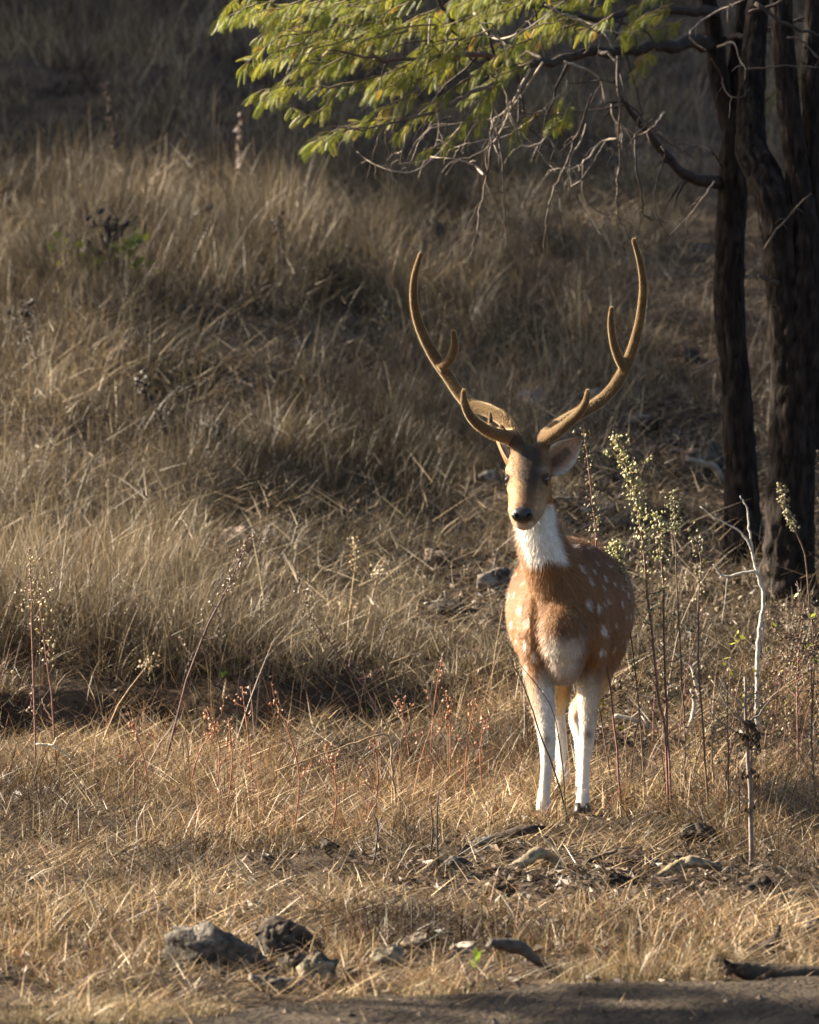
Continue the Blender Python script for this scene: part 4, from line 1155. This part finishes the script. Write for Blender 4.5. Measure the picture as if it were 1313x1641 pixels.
weed('seed-laden weed leaning against the shaded flank of the stag', [(1035, 1290), (1022, 1120), (1010, 1010), (995, 905), (985, 870)], 0.0026, BRN, [(110, 0.62, 1.0, 0.011)], OLIVE, 6, 45)
weed('thin dark-stemmed weed with sparse pods between the leaning twig and the white sapling', [(1135, 1318), (1128, 1180), (1121, 1090), (1119, 980), (1124, 900), (1115, 860)], 0.0034, BRN, [(30, 0.5, 1.0, 0.012)], (0.25, 0.23, 0.13), 6, 40)
weed('weed with a conical seed head standing before the shaded ground left of the forked tree', [(1100, 1270), (1094, 1100), (1085, 940), (1083, 860), (1080, 790)], 0.0028, BRN, [(60, 0.78, 1.0, 0.010)], (0.24, 0.23, 0.12), 4, 40)
weed('bare twig leaning right among the seeding weeds', [(1060, 1200), (1073, 1090), (1093, 995), (1140, 908)], 0.0026, (0.28, 0.21, 0.15), name='dry_twig', cat='twig', side=2)
weed('arching weed with one dense seed spike before the stout tree trunk', [(1302, 1180), (1300, 1000), (1290, 890), (1270, 840), (1250, 778)], 0.003, BRN, [(110, 0.70, 1.0, 0.008)], (0.30, 0.27, 0.15), 2, 30)
weed('brown leafless bush at the foot of the stout tree', [(1280, 1250), (1278, 1150), (1280, 1060), (1290, 960)], 0.0035, RED, [(60, 0.5, 1.0, 0.03)], (0.20, 0.15, 0.09), 14, 70, leaves=10)
weed('brown dead seed-topped weed leaning over the dirt near the stout tree', [(1310, 1300), (1300, 1180), (1306, 1060), (1300, 990)], 0.003, BRN, [(50, 0.5, 1.0, 0.02)], (0.2, 0.15, 0.09), 10, 60)
weed('spindly weed with drooping yellow-green leaves beside the white sapling', [(1165, 1250), (1180, 1120), (1192, 1040), (1183, 1020)], 0.0022, BRN, side=4, leaves=14, leafcol=(0.36, 0.36, 0.06))
weed('weed with tiny yellow flowers between the forelegs and the seeding weeds', [(985, 1280), (962, 1140), (950, 1090), (935, 1045)], 0.0024, BRN, [(26, 0.35, 0.75, 0.02)], (0.62, 0.50, 0.03), 6, 50, size=0.0055)
weed('long dark stem slanting across the left foreleg of the stag', [(914, 1312), (890, 1240), (862, 1165), (838, 1095), (816, 1055)], 0.0030, DRK, name='dark_stem', cat='stem', Y=17.86)
weed('thinner dark stem crossing the left foreleg of the stag', [(908, 1300), (902, 1230), (895, 1180), (880, 1125), (832, 1063)], 0.0022, DRK, name='dark_stem', cat='stem', Y=17.84)
weed('thin dry grass stem curving beside the left flank of the stag', [(786, 1120), (793, 1050), (806, 975)], 0.0018, TAN, name='grass_stem', cat='stem')
GW = 'spindly bare weeds in the sunlit straw beside the stag'
for i in range(16):
    x = 1000 + 310 * R.random(); y = 1190 + 130 * R.random(); l = 110 + 170 * R.random(); d = 40 * R.standard_normal()
    weed('spindly bare weed rising from the sunlit straw between the stag and the stout tree', [(x, y), (x + 0.3 * d, y - 0.5 * l), (x + d, y - l)], 0.0019 + 0.0012 * R.random(), [RED, BRN, (0.30, 0.22, 0.14)][i % 3], [(8, 0.6, 1.0, 0.012)], (0.30, 0.25, 0.14), 7, 75, group=GW)
weed('low tangled brown bush at the edge of the shade below the stout tree', [(1255, 1120), (1262, 1040), (1275, 975)], 0.003, BRN, [(70, 0.3, 1.0, 0.05)], (0.17, 0.125, 0.075), 22, 95)
weed('rusty dry bush with yellowing leaflets right of the white sapling', [(1236, 1200), (1245, 1120), (1240, 1060)], 0.0026, RED, [(40, 0.3, 1.0, 0.045)], (0.22, 0.15, 0.08), 18, 85, leaves=14, leafcol=(0.30, 0.28, 0.06))
# stout dead weed with a dark clump of old leaves
t = weed('stout grey dead weed with a dark clump of withered leaves halfway up', [(1205, 1388), (1203, 1290), (1199, 1220), (1196, 1160), (1194, 1085)], 0.0072, (0.17, 0.135, 0.11), side=7, sidelen=80, podcol=(0.05, 0.04, 0.025))
m = MB()
hh = hit(1205, 1388)
for cx, cy, n_, s_ in ((1197, 1162, 60, 0.015), (1198, 1182, 90, 0.022), (1193, 1236, 16, 0.010), (1204, 1238, 16, 0.012), (1203, 1290, 12, 0.012)):
    for k in range(n_):
        c = at(cx, cy, hh[1]) + R.standard_normal(3) * s_ * A3([1, 1, 0.8])
        d = R.standard_normal(3) * A3([0.7, 0.7, 0.8]) + A3([0, 0, -0.8]); d /= np.linalg.norm(d)
        e = np.cross(d, R.standard_normal(3)); e /= np.linalg.norm(e); l = 0.020 * (0.5 + 0.9 * R.random())
        f_ = np.cross(d, e) * l * 0.15
        m.add([c, c + d * l * 0.5 + e * l * 0.3 + f_, c + d * l, c + d * l * 0.5 - e * l * 0.3 + f_], [(0, 1, 2), (0, 2, 3)], A3((0.07, 0.05, 0.032)) * (0.4 + R.random()))
build(m, 'withered_leaves', M['leaf'], t, smooth=False)['kind'] = 'stuff'
# white sapling
h = hit(1213, 1100); y0 = 20.2
t = thing('white_sapling', at(1213, 1100, y0), 'bare bone-white sapling with curving forks in front of the dark trunks', 'sapling')
gz_ = at(1213, 1100, y0); gz_[2] = float(tz(gz_[0], y0)) - 0.02
t.location = tuple(gz_)
m = MB()
WH = (0.42, 0.385, 0.32)
m.tube(kink([gz_, at(1214, 1080, y0), at(1216, 1020, y0), at(1224, 960, y0), at(1218, 930, y0), at(1207, 895, y0), at(1203, 860, y0), at(1198, 820, y0), at(1187, 794, y0)], 0.002, 6), [0.0082, 0.0078, 0.0074, 0.007, 0.0058, 0.0046, 0.004, 0.003, 0.002], 8, WH)
build(m, 'stem', M['stem'], t)
for pts, r in (([(1206, 885), (1195, 862), (1178, 846), (1150, 832), (1122, 812)], 0.0042), ([(1210, 915), (1190, 918), (1166, 924), (1152, 918), (1143, 904)], 0.0052), ([(1166, 924), (1162, 960), (1157, 1000)], 0.002), ([(1224, 1000), (1223, 1030), (1224, 1055)], 0.0025)):
    m = MB(); m.tube(kink([at(x, y, y0) for x, y in pts], 0.004, 5), [r, r * 0.8, r * 0.4], 7, WH)
    build(m, 'branch', M['stem'], t)
# fallen pale twigs near it
for lab, pts, r, c in (
    ('pale fallen branch arching out of the weeds right of the stag', [(1128, 1140), (1118, 1110), (1108, 1070), (1085, 1050), (1060, 1030)], 0.005, (0.42, 0.36, 0.28)),
    ('grey forked branch lying behind the right foreleg of the stag', [(985, 1148), (1010, 1152), (1040, 1165), (1058, 1168)], 0.009, (0.36, 0.31, 0.25)),
    ('thin pale stick lying crosswise behind the weeds', [(1015, 1112), (1040, 1118), (1058, 1123)], 0.004, (0.42, 0.36, 0.28)),
    ('pale stripped branch leaning by the stout dead weed', [(1098, 1180), (1110, 1150), (1113, 1120), (1108, 1105)], 0.009, (0.36, 0.31, 0.25)),
    ('bleached grass stalk arching over the straw near the bare red weeds', [(58, 1193), (85, 1196), (110, 1212), (140, 1240), (200, 1256)], 0.0045, (0.62, 0.52, 0.36)),
    ('broken brown stalk bent to a right angle among the reddish grass', [(634, 1310), (630, 1250), (622, 1180), (560, 1195), (440, 1236)], 0.0042, (0.27, 0.19, 0.11)),
    ('pale kinked straw over the bark heap before the hooves', [(905, 1395), (893, 1365), (872, 1345), (858, 1338)], 0.0035, (0.60, 0.48, 0.28)),
    ('dark thin root lying on the soil right of the bark heap', [(990, 1362), (960, 1372), (935, 1384)], 0.006, (0.12, 0.09, 0.065)),
    ('pale stick lying on the slope behind the stag', [(890, 797), (925, 798), (958, 800)], 0.006, (0.36, 0.31, 0.24)),
    ('curved grey log half buried on the slope behind the neck of the stag', [(930, 818), (955, 822), (975, 816), (986, 806)], 0.018, (0.17, 0.14, 0.11)),
    ('pale straight stick lying across the dark flat rock', [(680, 968), (700, 964), (714, 961)], 0.006, (0.45, 0.40, 0.32)),
    ('thin fallen branch on the path below the grey stones', [(1150, 575), (1120, 590), (1095, 602)], 0.008, (0.13, 0.1, 0.08)),
    ('long arched straw bowing over the trodden grass near the grey boulder', [(345, 1440), (375, 1418), (410, 1420), (440, 1445)], 0.0032, (0.58, 0.46, 0.27)),
):
    y0 = float(max(hit(*q)[1] for q in (pts[0], pts[-1])))
    y0 = float(hit(*max(pts, key=lambda q: q[1]))[1])
    P = [at(x, y, y0) for x, y in pts]
    t = thing('fallen_stick', P[0], lab, 'stick')
    m = MB(); m.tube(kink(P, 0.008, 5), [r, r * 0.9, r * 0.5], 7, c, rough=0.08)
    build(m, 'stem', M['twig'], t)
    for k in range(2):
        m = MB()
        j = 1 + k
        q = P[min(j, len(P) - 1)]
        m.tube([q, q + A3([0.02 * R.standard_normal(), 0.02, 0.02 + 0.02 * R.random()])], [r * 0.45, r * 0.2], 5, c)
        build(m, 'side_twig', M['twig'], t)
# weeds among the straw on the other side
weed('tall reddish weed stem with small pale pods, next to its shorter twin', [(58, 1246), (54, 1100), (51, 960), (47, 880)], 0.0036, RED, [(40, 0.62, 1.0, 0.016)], (0.32, 0.26, 0.15), 5, 40)
weed('shorter reddish weed with straw-coloured pods, beside the tall red stem', [(92, 1240), (82, 1110), (70, 1020), (60, 930)], 0.003, RED, [(46, 0.5, 1.0, 0.02)], (0.36, 0.30, 0.17), 7, 50)
weed('long dark weed leaning right with a wispy seed plume over the dry slope', [(258, 1252), (300, 1090), (335, 1000), (372, 925), (396, 862)], 0.0038, (0.10, 0.055, 0.05), [(60, 0.62, 1.0, 0.014)], (0.27, 0.21, 0.14), 6, 45)
weed('tan grass stalk leaning right above the dark bank', [(150, 1225), (190, 1130), (245, 1055)], 0.003, (0.33, 0.22, 0.13), [(20, 0.85, 1.0, 0.012)], (0.4, 0.32, 0.2), 0)
weed('dark weed with knotty seed tufts near the middle of the slope', [(640, 1190), (590, 1110), (545, 1050), (500, 990), (485, 930)], 0.0032, (0.11, 0.06, 0.05), [(36, 0.6, 1.0, 0.016)], (0.24, 0.19, 0.13), 6, 40)
weed('straw-coloured seed stalk rising over the grass mid-slope', [(555, 1060), (560, 980), (570, 900), (566, 865)], 0.0026, TAN, [(30, 0.6, 1.0, 0.009)], (0.45, 0.36, 0.22), 4, 30)
weed('pair-headed pale seed stalk before the dark rocks', [(585, 1030), (600, 940), (612, 912)], 0.0024, TAN, [(20, 0.7, 1.0, 0.01)], (0.5, 0.42, 0.28), 3, 30)
weed('white bleached straw blade standing on the slope', [(402, 1025), (403, 990), (404, 957)], 0.0050, (0.66, 0.58, 0.44), name='straw_blade', cat='stem')
weed('kinked pale straw rising beside the dark leaning weed', [(284, 1048), (275, 1000), (288, 945)], 0.003, (0.5, 0.42, 0.28), name='straw_blade', cat='stem')
weed('slim tan reed standing alone on the slope right of the bleached blade', [(424, 1030), (425, 980), (413, 900), (404, 855)], 0.0028, (0.42, 0.34, 0.21), name='reed', cat='stem')
GS = 'reddish stalks in the straw before the dark bank'
for i, pts in enumerate(([(345, 1290), (352, 1200), (330, 1135)], [(300, 1280), (318, 1210), (345, 1165)], [(360, 1310), (372, 1230), (366, 1150)], [(470, 1330), (480, 1250), (462, 1170), (440, 1120)], [(530, 1340), (540, 1270), (520, 1190)],
                         [(240, 1300), (232, 1220), (205, 1140)], [(600, 1320), (606, 1240), (598, 1180)], [(408, 1300), (400, 1200), (388, 1100)], [(690, 1240), (694, 1150), (708, 1060)], [(720, 1270), (722, 1180), (715, 1110)], [(745, 1290), (748, 1200), (762, 1120)], [(775, 1290), (770, 1200), (782, 1150)], [(660, 1250), (652, 1180), (640, 1120)])):
    weed('thin reddish bare stalk rising from the straw beside the dark bank', pts, 0.0026, (0.24, 0.095, 0.055), [(10, 0.75, 1.0, 0.01)], (0.36, 0.2, 0.11), 4, 45, group=GS)
GD = 'short dark stubs standing in the near grass'
for pts in ([(660, 1498), (661, 1470), (660, 1440)], [(696, 1495), (698, 1470), (697, 1448)], [(590, 1500), (588, 1470), (583, 1452)], [(703, 1385), (700, 1320), (704, 1262)], [(688, 1380), (694, 1330), (690, 1290)], [(640, 1390), (645, 1350)], [(812, 1510), (812, 1475)], [(1020, 1510), (1021, 1478)], [(995, 1470), (994, 1440)], [(598, 1390), (606, 1330), (598, 1300)], [(1094, 1490), (1095, 1440)], [(1063, 1500), (1060, 1460)]):
    weed('short dark broken weed stub standing in the near dry grass', pts, 0.0032, DRK, side=1, sidelen=16, group=GD, name='weed_stub')
# far slope
weed('tall brown seed spike standing against the dark upper slope, straw at its foot', [(380, 340), (383, 300), (385, 240), (386, 182)], 0.006, (0.22, 0.16, 0.11), [(70, 0.35, 1.0, 0.008)], (0.24, 0.175, 0.12), 0, size=0.011)
weed('faint brown seed spike on the dark upper slope above the green-leaved shrub', [(186, 300), (184, 240), (178, 190), (170, 130)], 0.006, (0.14, 0.10, 0.075), [(40, 0.35, 1.0, 0.012)], (0.19, 0.135, 0.095), 0, size=0.011)
weed('dark-stemmed shrub with yellow-green leaves low on the slope', [(178, 492), (182, 450), (178, 400), (172, 355)], 0.022, (0.035, 0.028, 0.024), [(40, 0.3, 1.0, 0.045)], (0.04, 0.03, 0.025), 10, 95, leaves=0, name='shrub', cat='shrub', size=0.012)
sb = hit(178, 492)
ts = [o for o in COL.objects if o.name == 'shrub'][0]
m = MB()
for cx, cy, n_, w_ in ((155, 440, 40, 0.05), (160, 465, 16, 0.04), (185, 405, 14, 0.04), (215, 390, 16, 0.05), (220, 415, 12, 0.06), (130, 400, 10, 0.05), (90, 390, 6, 0.05)):
    for k in range(n_):
        c = at(cx, cy, sb[1] - 0.05) + R.standard_normal(3) * w_ * A3([1, 1, 0.8])
        d = R.standard_normal(3); d /= np.linalg.norm(d); s = np.cross(d, R.standard_normal(3)); s /= np.linalg.norm(s)
        l = 0.035 * (0.6 + 0.8 * R.random())
        m.add([c - d * l, c + s * l * 0.5, c + d * l, c - s * l * 0.5], [(0, 1, 2), (0, 2, 3)], A3((0.20, 0.22, 0.03)) * (0.5 + 0.9 * R.random()))
build(m, 'leaves', M['leaf'], ts)['kind'] = 'stuff'
for lab, pts in (('thin dark weed with blackened pods left of the stag on the open slope', [(540, 500), (536, 450), (530, 430)]), ('dark knotted weed on the slope beneath the tall seed spike', [(330, 430), (328, 390), (320, 350), (312, 335)]), ('dark bent weed right of the knotted weed on the upper slope', [(398, 470), (412, 445), (420, 432)]),
                 ('thin blackish weed standing on the slope below the hanging leaves', [(458, 480), (455, 420), (448, 370), (446, 345)]), ('small dark weed by the edge of the slope grass', [(30, 610), (32, 540), (42, 480)]), ('dark weed with a few pods in the middle of the tall grass', [(340, 770), (342, 720), (344, 680)]), ('leaning black weed at the middle of the tall grass', [(290, 740), (262, 680), (235, 630), (228, 610)])):
    weed(lab, pts, 0.0045, (0.045, 0.035, 0.03), [(18, 0.4, 1.0, 0.02)], (0.06, 0.045, 0.035), 4, 40, size=0.009)
# green sprouts
for lab, px, py, s, n_ in (('bright green leaf sprout among brown straw above the dark bank', 385, 1058, 0.035, 4), ('small dull green sprig beside the bright sprout', 358, 1078, 0.022, 6), ('green grass shoots growing by the curved bark at the track edge', 762, 1545, 0.03, 9), ('small green-leaved seedling by the dark stub before the stag', 690, 1300, 0.014, 10), ('tiny green seedling at the foot of the seeding weeds', 1058, 1278, 0.018, 8), ('low green herb with round leaflets near the broken stalk', 590, 1140, 0.012, 14)):
    b = hit(px, py + 8)
    t = thing('green_sprout', b, lab, 'sprout')
    m = MB(); m.tube([b - A3([0, 0, 0.01]), b + A3([0.004, 0, s * 1.2])], [0.0022, 0.0015], 5, (0.10, 0.14, 0.03)); build(m, 'stem', M['stem'], t)
    m = MB()
    for k in range(n_):
        c = b + A3([0, 0, s * R.random()]); d = A3([R.standard_normal(), 0.5 * R.standard_normal(), 0.6 + R.random()]); d /= np.linalg.norm(d)
        q = np.cross(d, A3([0.2 * R.standard_normal(), -1, 0.2 * R.standard_normal()])); q /= np.linalg.norm(q); l = s * (0.7 + 0.6 * R.random())
        m.add([c, c + d * l * 0.45 + q * l * 0.2, c + d * l, c + d * l * 0.45 - q * l * 0.2], [(0, 1, 2), (0, 2, 3)], A3((0.22, 0.34, 0.03)) * (0.6 + 0.6 * R.random()))
    build(m, 'leaves', M['leaf'], t)['kind'] = 'stuff'

# ------------------------------------------------------------------ stones and dead wood
def rock(label, px, py, wpx, hpx, col, name='stone', cat='stone', facets=9, rough=0.16, sink=0.3):
    b = hit(px, py)
    k = b[1] / F
    w = wpx * k / 2; h = hpx * k / 2 * (1 + sink)
    nu, nv = 36, 24
    V = []
    for i in range(nv + 1):
        ph = math.pi * i / nv
        for j in range(nu):
            t = 2 * math.pi * j / nu
            V.append((math.sin(ph) * math.cos(t), math.sin(ph) * math.sin(t), math.cos(ph)))
    V = np.array(V)
    for _ in range(facets):
        n = R.standard_normal(3); n /= np.linalg.norm(n)
        d = 0.52 + 0.3 * R.random()
        e = np.clip(V @ n - d, 0, None)
        V = V - e[:, None] * n
    s = int(R.integers(90))
    V = V * (1 + rough * noise3(V, 1.6, s) - rough * 1.2 * np.clip(0.12 - np.abs(noise3(V, 2.6, s + 4)), 0, 1) * 4 + rough * 0.7 * noise3(V, 4.5, s + 1) + rough * 0.5 * noise3(V, 9, s + 2))[:, None]
    V = V * A3([w * 1.12, w * 0.85, h * 1.1]) + b + A3([0, w * 0.5, h * (1 - 2 * sink / (1 + sink)) * 0.8])
    f = [(i * nu + j, (i + 1) * nu + j, (i + 1) * nu + (j + 1) % nu, i * nu + (j + 1) % nu) for i in range(nv) for j in range(nu)]
    m = MB(); m.add(V, f, A3(col) * (1 + 1.1 * noise3(V, 2.5 / w, s + 3) + 0.7 * noise3(V, 9 / w, s + 7)).clip(0.3, 2)[:, None])
    o = build(m, name, M['rock'], None, smooth=True)
    o.data.transform(__import__('mathutils').Matrix.Translation(-Vector(b))); o.location = tuple(b)
    return tag(o, label, cat)
GREY = (0.10, 0.087, 0.072); PALER = (0.15, 0.128, 0.09); DKR = (0.05, 0.041, 0.034)
rock('large rough grey boulder with a cracked top at the grass edge by the track', 342, 1562, 150, 96, (0.085, 0.074, 0.061), rough=0.3, sink=0.2, facets=12)
rock('dark broken lump in the heap beside the large boulder', 440, 1545, 66, 62, (0.04, 0.032, 0.025), rough=0.4)
rock('dark brown chunk between the boulder and the pale jagged stone', 476, 1572, 56, 46, (0.06, 0.048, 0.036), rough=0.4)
rock('grey flat shard lying in front of the dark heap', 432, 1590, 66, 26, (0.11, 0.09, 0.072), rough=0.3)
rock('brown clod right of the pale jagged stone', 560, 1580, 40, 28, (0.075, 0.056, 0.038), rough=0.35)
rock('dark litter-covered clod on the bare soil below the stag', 985, 1425, 60, 30, (0.035, 0.027, 0.02), rough=0.4)
rock('blackish clod at the shaded right end of the bare soil', 1215, 1440, 56, 30, (0.03, 0.024, 0.018), rough=0.4)
rock('low dark clod between the bark heap and the near grass', 800, 1440, 50, 22, (0.04, 0.03, 0.022), rough=0.4)
rock('small grey stone tucked beside the large grey boulder', 276, 1550, 42, 28, GREY)
rock('pale jagged stone between the boulder and the track', 512, 1585, 60, 48, PALER, rough=0.3)
rock('whitish flat-topped stone in the grass near the track edge', 618, 1548, 54, 34, PALER)
rock('brown pointed stone behind the whitish stone', 668, 1522, 44, 26, (0.14, 0.11, 0.08))
rock('low pale stone beside the curved bark piece', 745, 1528, 44, 20, (0.3, 0.26, 0.2))
rock('dark stone shaded in the straw before the reddish stalks', 530, 1368, 36, 26, DKR)
rock('greyish stone half hidden in litter before the bark heap', 728, 1398, 54, 22, GREY)
rock('dark angular stone on the path behind the right antler', 1108, 582, 36, 26, DKR)
rock('small reddish-dark stone beside the angular stone on the path', 1090, 572, 26, 18, (0.09, 0.06, 0.05))
rock('flat dark rock lying in the grass left of the stag', 715, 985, 66, 26, DKR)
rock('broad slanting dark rock just behind the shoulder of the stag', 800, 945, 90, 34, (0.12, 0.10, 0.085))
rock('dark blocky rock behind the slanting rock', 700, 912, 46, 44, (0.11, 0.085, 0.065))
rock('grey stone on the slope between the antlers', 852, 648, 44, 26, (0.2, 0.175, 0.15))
rock('small pale stone beside the cheek of the stag', 785, 772, 34, 18, (0.3, 0.26, 0.21))
rock('brown stone sunk in tall grass left of the stag', 378, 875, 56, 34, (0.16, 0.125, 0.10))
rock('rounded grey stone on the sunny ledge behind the left antler tip', 668, 415, 54, 30, (0.15, 0.135, 0.12))
rock('dark crumbled lump beside the charred stump on the ledge', 772, 400, 36, 28, (0.07, 0.055, 0.045))
rock('grey upright stone leaning against the slim tree', 1143, 760, 46, 64, (0.07, 0.06, 0.05))
rock('dark brown root lump at the foot of the slope left of the slim tree', 1110, 768, 40, 46, (0.09, 0.07, 0.055))
rock('grey stone half buried on the path behind the ear of the stag', 960, 640, 40, 18, (0.19, 0.165, 0.14))
rock('low dark hump of earth on the slope right of the antler', 1020, 690, 80, 30, (0.06, 0.05, 0.04))
rock('dark rocky outcrop high on the shaded slope below the leaves', 640, 290, 60, 26, (0.07, 0.06, 0.05))
rock('dark stone on the shaded slope beside the tall seed spike', 262, 285, 50, 26, (0.06, 0.05, 0.045))
rock('dark earth lump at the base of the weeds before the stout dead weed', 1115, 1350, 52, 36, (0.05, 0.04, 0.03), rough=0.35)
rock('dark round stone under litter by the near right soil', 1270, 1470, 44, 22, DKR)
rock('brownish stone at the shaded edge of the near grass', 1304, 1500, 36, 34, (0.15, 0.12, 0.09))

def wood(label, pts, r, a, col, name='bark_piece', cat='bark', lift=0.0, splinter=0.25, k=16, hollow=False):
    """weathered wood: an oval section with grain and torn ends"""
    b = hit(*max(pts, key=lambda q: q[1]))
    P = [at(q[0], q[1], b[1] + (0.02 * i)) for i, q in enumerate(pts)]
    p = smooth_path(P, 8) + A3([0, 0, 0.6 * float(np.mean(a))]); n = len(p)
    m = MB()
    m.tube(p, r, k, col, a=a, up=(0, -0.3, 1))
    V = m.v[0]; s = int(R.integers(90))
    ctr = np.vstack([np.repeat(p, k, 0), p[:1], p[-1:]])
    th = np.concatenate([np.tile(np.arange(k), n), [0, 0]])
    along = np.concatenate([np.repeat(np.arange(n), k), [0, n - 1]])
    g = splinter * (vnoise(th * 1.7, along * 0.25, s) + 0.6 * vnoise(th * 0.6 + 9, along * 0.9, s + 1))
    V = ctr + (V - ctr) * (1 + 1.4 * g)[:, None]
    ends = (along == 0) | (along == n - 1)
    V[ends] += (R.standard_normal((ends.sum(), 3)) * np.min(r) * 0.5)
    m.v[0] = V
    m.c[0] = A3(col) * (1 + 1.6 * g)[:, None].clip(0.35, 1.8)
    o = build(m, name, M['wood'], None)
    o.data.transform(__import__('mathutils').Matrix.Translation(-Vector(p[0]))); o.location = tuple(p[0])
    return tag(o, label, cat)
wood('charred black bark slab lying just before the front hoof', [(765, 1352), (800, 1345), (840, 1334), (872, 1330)], [0.010, 0.020, 0.022, 0.010], [0.006, 0.012, 0.014, 0.008], (0.045, 0.034, 0.026))
wood('pale end of rotten wood beneath the charred slab', [(756, 1358), (775, 1350), (790, 1347)], [0.008, 0.014, 0.008], [0.008, 0.011, 0.006], (0.20, 0.175, 0.14))
wood('weathered pale rotten log piece in the litter before the stag', [(812, 1396), (840, 1385), (862, 1372), (888, 1380), (902, 1398)], [0.008, 0.018, 0.022, 0.020, 0.010], [0.006, 0.014, 0.017, 0.014, 0.008], (0.20, 0.16, 0.105), splinter=0.45)
wood('curling pale bark strip lying on the soil before the stout dead weed', [(1048, 1410), (1080, 1395), (1105, 1384), (1130, 1388), (1155, 1396)], [0.006, 0.016, 0.02, 0.016, 0.008], [0.005, 0.012, 0.016, 0.012, 0.006], (0.20, 0.16, 0.10), splinter=0.55)
wood('arched dark bark piece sticking out of the grass at the track edge', [(786, 1516), (810, 1518), (838, 1526), (862, 1545), (884, 1562)], [0.014, 0.020, 0.021, 0.016, 0.006], [0.010, 0.016, 0.017, 0.012, 0.005], (0.085, 0.072, 0.06))
wood('curved black bark horn standing up from the near grass', [(1200, 1530), (1222, 1526), (1240, 1512), (1250, 1488)], [0.010, 0.018, 0.016, 0.004], [0.008, 0.014, 0.012, 0.004], (0.05, 0.038, 0.03))
wood('long blackened log lying at the edge of the track', [(1170, 1556), (1200, 1566), (1250, 1572), (1330, 1570)], [0.016, 0.030, 0.034, 0.030], [0.012, 0.024, 0.026, 0.024], (0.055, 0.042, 0.032))
wood('short broken stub rising from the blackened log', [(1150, 1556), (1148, 1545), (1152, 1532)], [0.010, 0.012, 0.008], [0.010, 0.012, 0.008], (0.10, 0.08, 0.05))
wood('grey driftwood-like piece lying in front of the pale jagged stone', [(402, 1572), (435, 1580), (470, 1582), (505, 1590)], [0.010, 0.022, 0.022, 0.010], [0.008, 0.016, 0.016, 0.008], (0.15, 0.13, 0.11))
wood('knotty forked root end beside the large grey boulder', [(405, 1526), (412, 1545), (430, 1556), (462, 1552)], [0.008, 0.012, 0.014, 0.010], [0.008, 0.012, 0.014, 0.010], (0.20, 0.17, 0.13))
wood('dark broken wood heap behind the large grey boulder', [(415, 1510), (445, 1498), (480, 1512), (505, 1530)], [0.02, 0.036, 0.036, 0.018], [0.018, 0.034, 0.03, 0.016], (0.055, 0.042, 0.032), splinter=0.4)
wood('thin dark stick lying at the near corner of the grass', [(-20, 1622), (30, 1618), (80, 1616)], [0.008, 0.01, 0.003], [0.006, 0.008, 0.003], (0.05, 0.04, 0.03))
wood('charred leaning stump on the sunny ledge behind the left antler tip', [(706, 425), (708, 400), (706, 378), (693, 362)], [0.040, 0.042, 0.040, 0.026], [0.034, 0.036, 0.034, 0.022], (0.04, 0.032, 0.027), name='stump', cat='stump')
wood('dark log end beside the charred stump, a dead twig before it', [(752, 412), (765, 396), (786, 382)], [0.03, 0.034, 0.02], [0.03, 0.03, 0.02], (0.06, 0.05, 0.042), name='log', cat='log')
wood('gnarled pale root across the foot of the slim tree', [(1100, 738), (1125, 745), (1145, 752), (1160, 775)], [0.01, 0.014, 0.016, 0.012], [0.01, 0.014, 0.016, 0.012], (0.22, 0.19, 0.15), name='root', cat='root')
for lab, px, py in (('dead black leaf rosette on the sunny ledge under the hanging branches', 825, 440),):
    b = hit(px, py); t = thing('dead_rosette', b, lab, 'plant'); m = MB()
    for k in range(9):
        d = A3([math.cos(k * 0.7), 0.5 * math.sin(k * 1.3), 0.5 * math.sin(k * 0.7) + 0.5]); d /= np.linalg.norm(d); q = np.cross(d, A3([0.1, -1, 0.2])); q /= np.linalg.norm(q)
        c = b + A3([0, 0, 0.02]); l = 0.05
        m.add([c, c + d * l * 0.6 + q * l * 0.3, c + d * l, c + d * l * 0.6 - q * l * 0.3], [(0, 1, 2), (0, 2, 3)], (0.02, 0.016, 0.014))
    build(m, 'leaves', M['leaf'], t)
